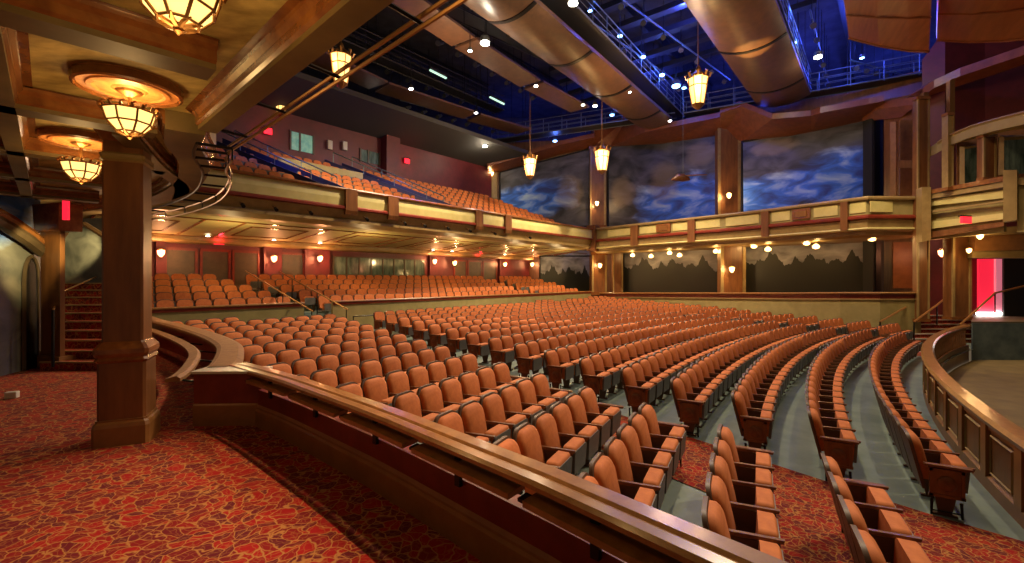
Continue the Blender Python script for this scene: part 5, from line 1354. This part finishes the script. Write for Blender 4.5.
# roof girders
for i in range(9):
    p0 = (-24 + i * 6.2, 12.0 + 0 * i); p1 = (p0[0] + 22, p0[1] + 26)
    b = MB(); b.sweep([(-0.15, 17.0), (0.15, 17.0), (0.15, 17.12), (0.03, 17.12), (0.03, 17.8), (0.15, 17.8), (0.15, 17.9), (-0.15, 17.9), (-0.15, 17.8), (-0.03, 17.8), (-0.03, 17.12), (-0.15, 17.12)], [p0, p1])
    o = b.build('roof_girder', M_truss); tag(o, 'dark steel roof girder, %s from left' % ORD[i + 1], 'girder', 'roof girders')
for i in range(7):
    p0 = (28 - i * 1.5 - 6, 8 + i * 4.0); p1 = (p0[0] - (22 - i * 2.4), p0[1] + (18 - i * 2.0))
    b = MB(); b.sweep([(-0.25, 16.2), (0.25, 16.2), (0.25, 16.5), (-0.25, 16.5)], [p0, p1])
    o = b.build('air_duct', M_truss); tag(o, 'dark square ceiling duct crossing the girders, %s from the front' % ORD[i + 1], 'duct', 'ceiling ducts')
k_ = 0
for (a_, c_, zz) in (((500, 20), (610, 96), 15.2), ((560, 0), (700, 98), 15.4), ((610, -10), (730, 80), 15.4), ((810, 10), (830, 92), 15.0), ((430, 30), (540, 96), 15.6), ((330, 40), (470, 100), 15.6), ((850, 60), (915, 78), 14.6), ((400, 100), (500, 128), 14.4)):
    k_ += 1
    p, q = PZ(*a_, zz), PZ(*c_, zz)
    t = thing('rig_pipe', p, 'dark horizontal lighting pipe hung in the roof void, %s of eight from left' % ORD[k_], 'pipe', 'rig pipes')
    b = MB(); b.tube([p, q], 0.05, 6); b.build('pipe', M_steel, t)
    for j in range(7):
        f = (j + 0.5) / 7; x, y, z = [p[i] + (q[i] - p[i]) * f for i in range(3)]
        b = MB(); b.tube([(x, y, z), (x, y, 17.9)], 0.018, 4); b.build('hanger', M_black, t)
        b = MB(); b.tube([(x, y, z - 0.05), (x, y, z - 0.22)], 0.03, 5); fx = b.build('clamp', M_black, t)
        b = MB(); b.tube([(x + 0.1, y + 0.2, z - 0.25), (x - 0.12, y - 0.3, z - 0.55)], [0.10, 0.15], 8); sub(b, 'fixture', M_spotblack, fx, t)
# wooden canopies over the stage
M_c = M_canopy
def canopy(pts, label):
    t = thing('stage_canopy', P(*pts[0]), label, 'acoustic canopy', 'wooden stage canopies')
    b = MB(); n = len(pts) // 2; lowr = [P(*p) for p in pts[:n]]; upr = [P(*p) for p in pts[n:]]
    for i in range(n - 1):
        b.quad(lowr[i], lowr[i + 1], upr[i + 1], upr[i])
        off_ = lambda p: (p[0] + 0.1, p[1] + 0.15, p[2] + 0.25)
        b.quad(off_(lowr[i]), off_(lowr[i + 1]), off_(upr[i + 1]), off_(upr[i])); b.quad(lowr[i], lowr[i + 1], off_(lowr[i + 1]), off_(lowr[i]))
    b.quad(lowr[0], upr[0], off_(upr[0]), off_(lowr[0])); b.quad(lowr[-1], upr[-1], off_(upr[-1]), off_(lowr[-1]))
    b.build('shell', M_c, t, smooth=True)
    for f in (0.35, 0.68):
        b = MB(); b.tube([tuple(l * (1 - f) + u * f - (0.02 if k == 1 else 0) for k, (l, u) in enumerate(zip(p, q))) for p, q in zip(lowr, upr)], 0.03, 4); b.build('batten', M_cornice, t)
    b = MB(); b.tube([lowr[0], *lowr[1:]], 0.05, 5); b.build('edge', M_cornice, t)
    b = MB(); b.tube([upr[1], (upr[1][0], upr[1][1], 17.9)], 0.02, 4); b.build('hanger', M_black, t)
canopy([(849, 38, 17.0), (880, 46, 16.2), (910, 51, 15.5), (929, 51.5, 15.0), (838, -40, 13.0), (870, -50, 12.4), (905, -60, 11.8), (935, -65, 11.4)], 'curved wooden stage canopy, left of the two at top right')
canopy([(937, 40, 15.4), (970, 42, 14.8), (1000, 41, 14.2), (1060, 36, 13.0), (940, -50, 11.6), (980, -55, 11.0), (1015, -60, 10.6), (1070, -70, 10.0)], 'curved wooden stage canopy at the top right corner')

# stage spots / downlights
SP_ = [(485, 43, 12.6, 'w', 1.9), (470, 51, 12.6, 'w', 0.9), (411, 89, 12.8, 'w', 1), (375, 112, 12.8, 'w', 1), (367, 116, 12.8, 'w', .7), (428, 136, 12.8, 'w', .8), (476, 113, 13, 'w', .8), (536, 86, 13, 'w', .9), (583, 105, 13, 'w', .8), (569, 52, 13.4, 'w', 1.0), (629, 92, 13.2, 'w', 1.0), (595, 106, 13, 'w', 1.0), (485, 146, 12, 'w', 1.2), (573, 3, 13.2, 'w', 1.8), (670, 121, 13, 'w', .8),
       (818, 57, 13.5, 'w', 1.7), (792, 59, 13.5, 'w', 1.0), (620, 36, 15, 'b', 1.1), (643, 57, 15, 'b', 1.2), (662, 75, 15, 'b', 1.2), (676, 86, 14, 'b', 1.9), (684, 88, 14, 'b', 1), (612, 115, 14, 'b', 1), (555, 141, 13.5, 'b', 1), (590, 11, 15, 'b', .9), (784, 20, 15, 'b', 1.2), (794, 43, 14.5, 'b', 1.1), (862, 58, 14.5, 'b', .9)]
for i, (px, py, z, k, s) in enumerate(sorted(SP_)):
    x, y, z = PZ(px, py, z)
    where = 'near the %s of the ceiling rig' % ('left' if px < 480 else 'middle' if px < 700 else 'right')
    t = thing('spot_lamp', (x, y, z), '%s ceiling spot lamp, %s from left among all the rig lamps' % ('white' if k == 'w' else 'blue', ORD[i + 1]), 'spot lamp', 'ceiling rig spot lamps')
    r_ = 0.11 * s * max(1, y / 24)
    d = (-x / y * 0.9, -1, -(z - EYE) / y * 0.9)
    b = MB(); b.lathe([(r_ * 0.4, -r_ * .5), (r_, -r_ * 0.2), (r_, r_ * .2), (r_ * .4, r_ * .4)], (x, y, z), 10); b.build('lens', M_white if k == 'w' else M_bluelamp, t, True)
    b = MB(); b.lathe([(r_ * 1.05, r_ * 0.15), (r_ * 1.1, r_ * 1.2), (r_ * .4, r_ * 2.0)], (x, y, z), 10); b.build('housing', M_spotblack, t)
    b = MB(); b.tube([(x, y, z + r_ * 1.8), (x, y, z + 1.2)], 0.02, 5); b.build('hanger', M_black, t)
    if k == 'b': light('blue_spot', 'POINT', (x, y - .4, z - 0.2), 70, (0.08, 0.18, 1.0), 0.15)
    elif s > 1.1: light('rig_spot_glow', 'POINT', (x, y - .3, z - .4), 120, (1.0, 0.85, 0.6), 0.15)
# work-light strips on the rig
for i, (a_, c_) in enumerate((((430, 70), (446, 78)), ((490, 97), (504, 104)))):
    p, q = PZ(*a_, 14.5), PZ(*c_, 14.5)
    t = thing('strip_light', p, 'pale green strip light in the rig, %s of two' % ('left' if i == 0 else 'right'), 'strip light', 'rig strip lights')
    b = MB(); b.tube([p, q], 0.07, 6); b.build('tube', M_stripl, t)
    b = MB(); b.tube([(p[0], p[1], p[2] + .12), (q[0], q[1], q[2] + .12)], 0.09, 6); b.build('housing', M_truss, t)
# hanging winged ornament in front of the mural
x, y, z = P(683, 178, 29.5)
t = thing('hanging_bird', (x, y, z), 'brown bird shaped ornament hung before the left big mural', 'ornament')
b = MB(); b.tube([(x - 0.75, y, z - 0.12), (x - 0.35, y, z + .05), (x, y, z + 0.02), (x + 0.45, y, z - 0.1)], [0.05, 0.24, 0.26, 0.06], 10); b.build('body', M_wood, t, True)
b = MB(); b.hexa([(x - .2, y, z + .1), (x + .25, y, z + .1), (x + .9, y + 1.2, z + .35), (x + .3, y + 1.3, z + .35)], [(x - .2, y, z + .16), (x + .25, y, z + .16), (x + .9, y + 1.2, z + .39), (x + .3, y + 1.3, z + .39)]); b.build('wing', M_skirt, t)
b = MB(); b.hexa([(x - .2, y, z + .1), (x + .25, y, z + .1), (x + 1.3, y - .6, z + .05), (x + .7, y - .7, z + .05)], [(x - .2, y, z + .16), (x + .25, y, z + .16), (x + 1.3, y - .6, z + .09), (x + .7, y - .7, z + .09)]); b.build('wing', M_skirt, t)
b = MB(); b.tube([(x, y, z + .2), (x, y, 14.0)], 0.012, 4); b.build('wire', M_steel, t)
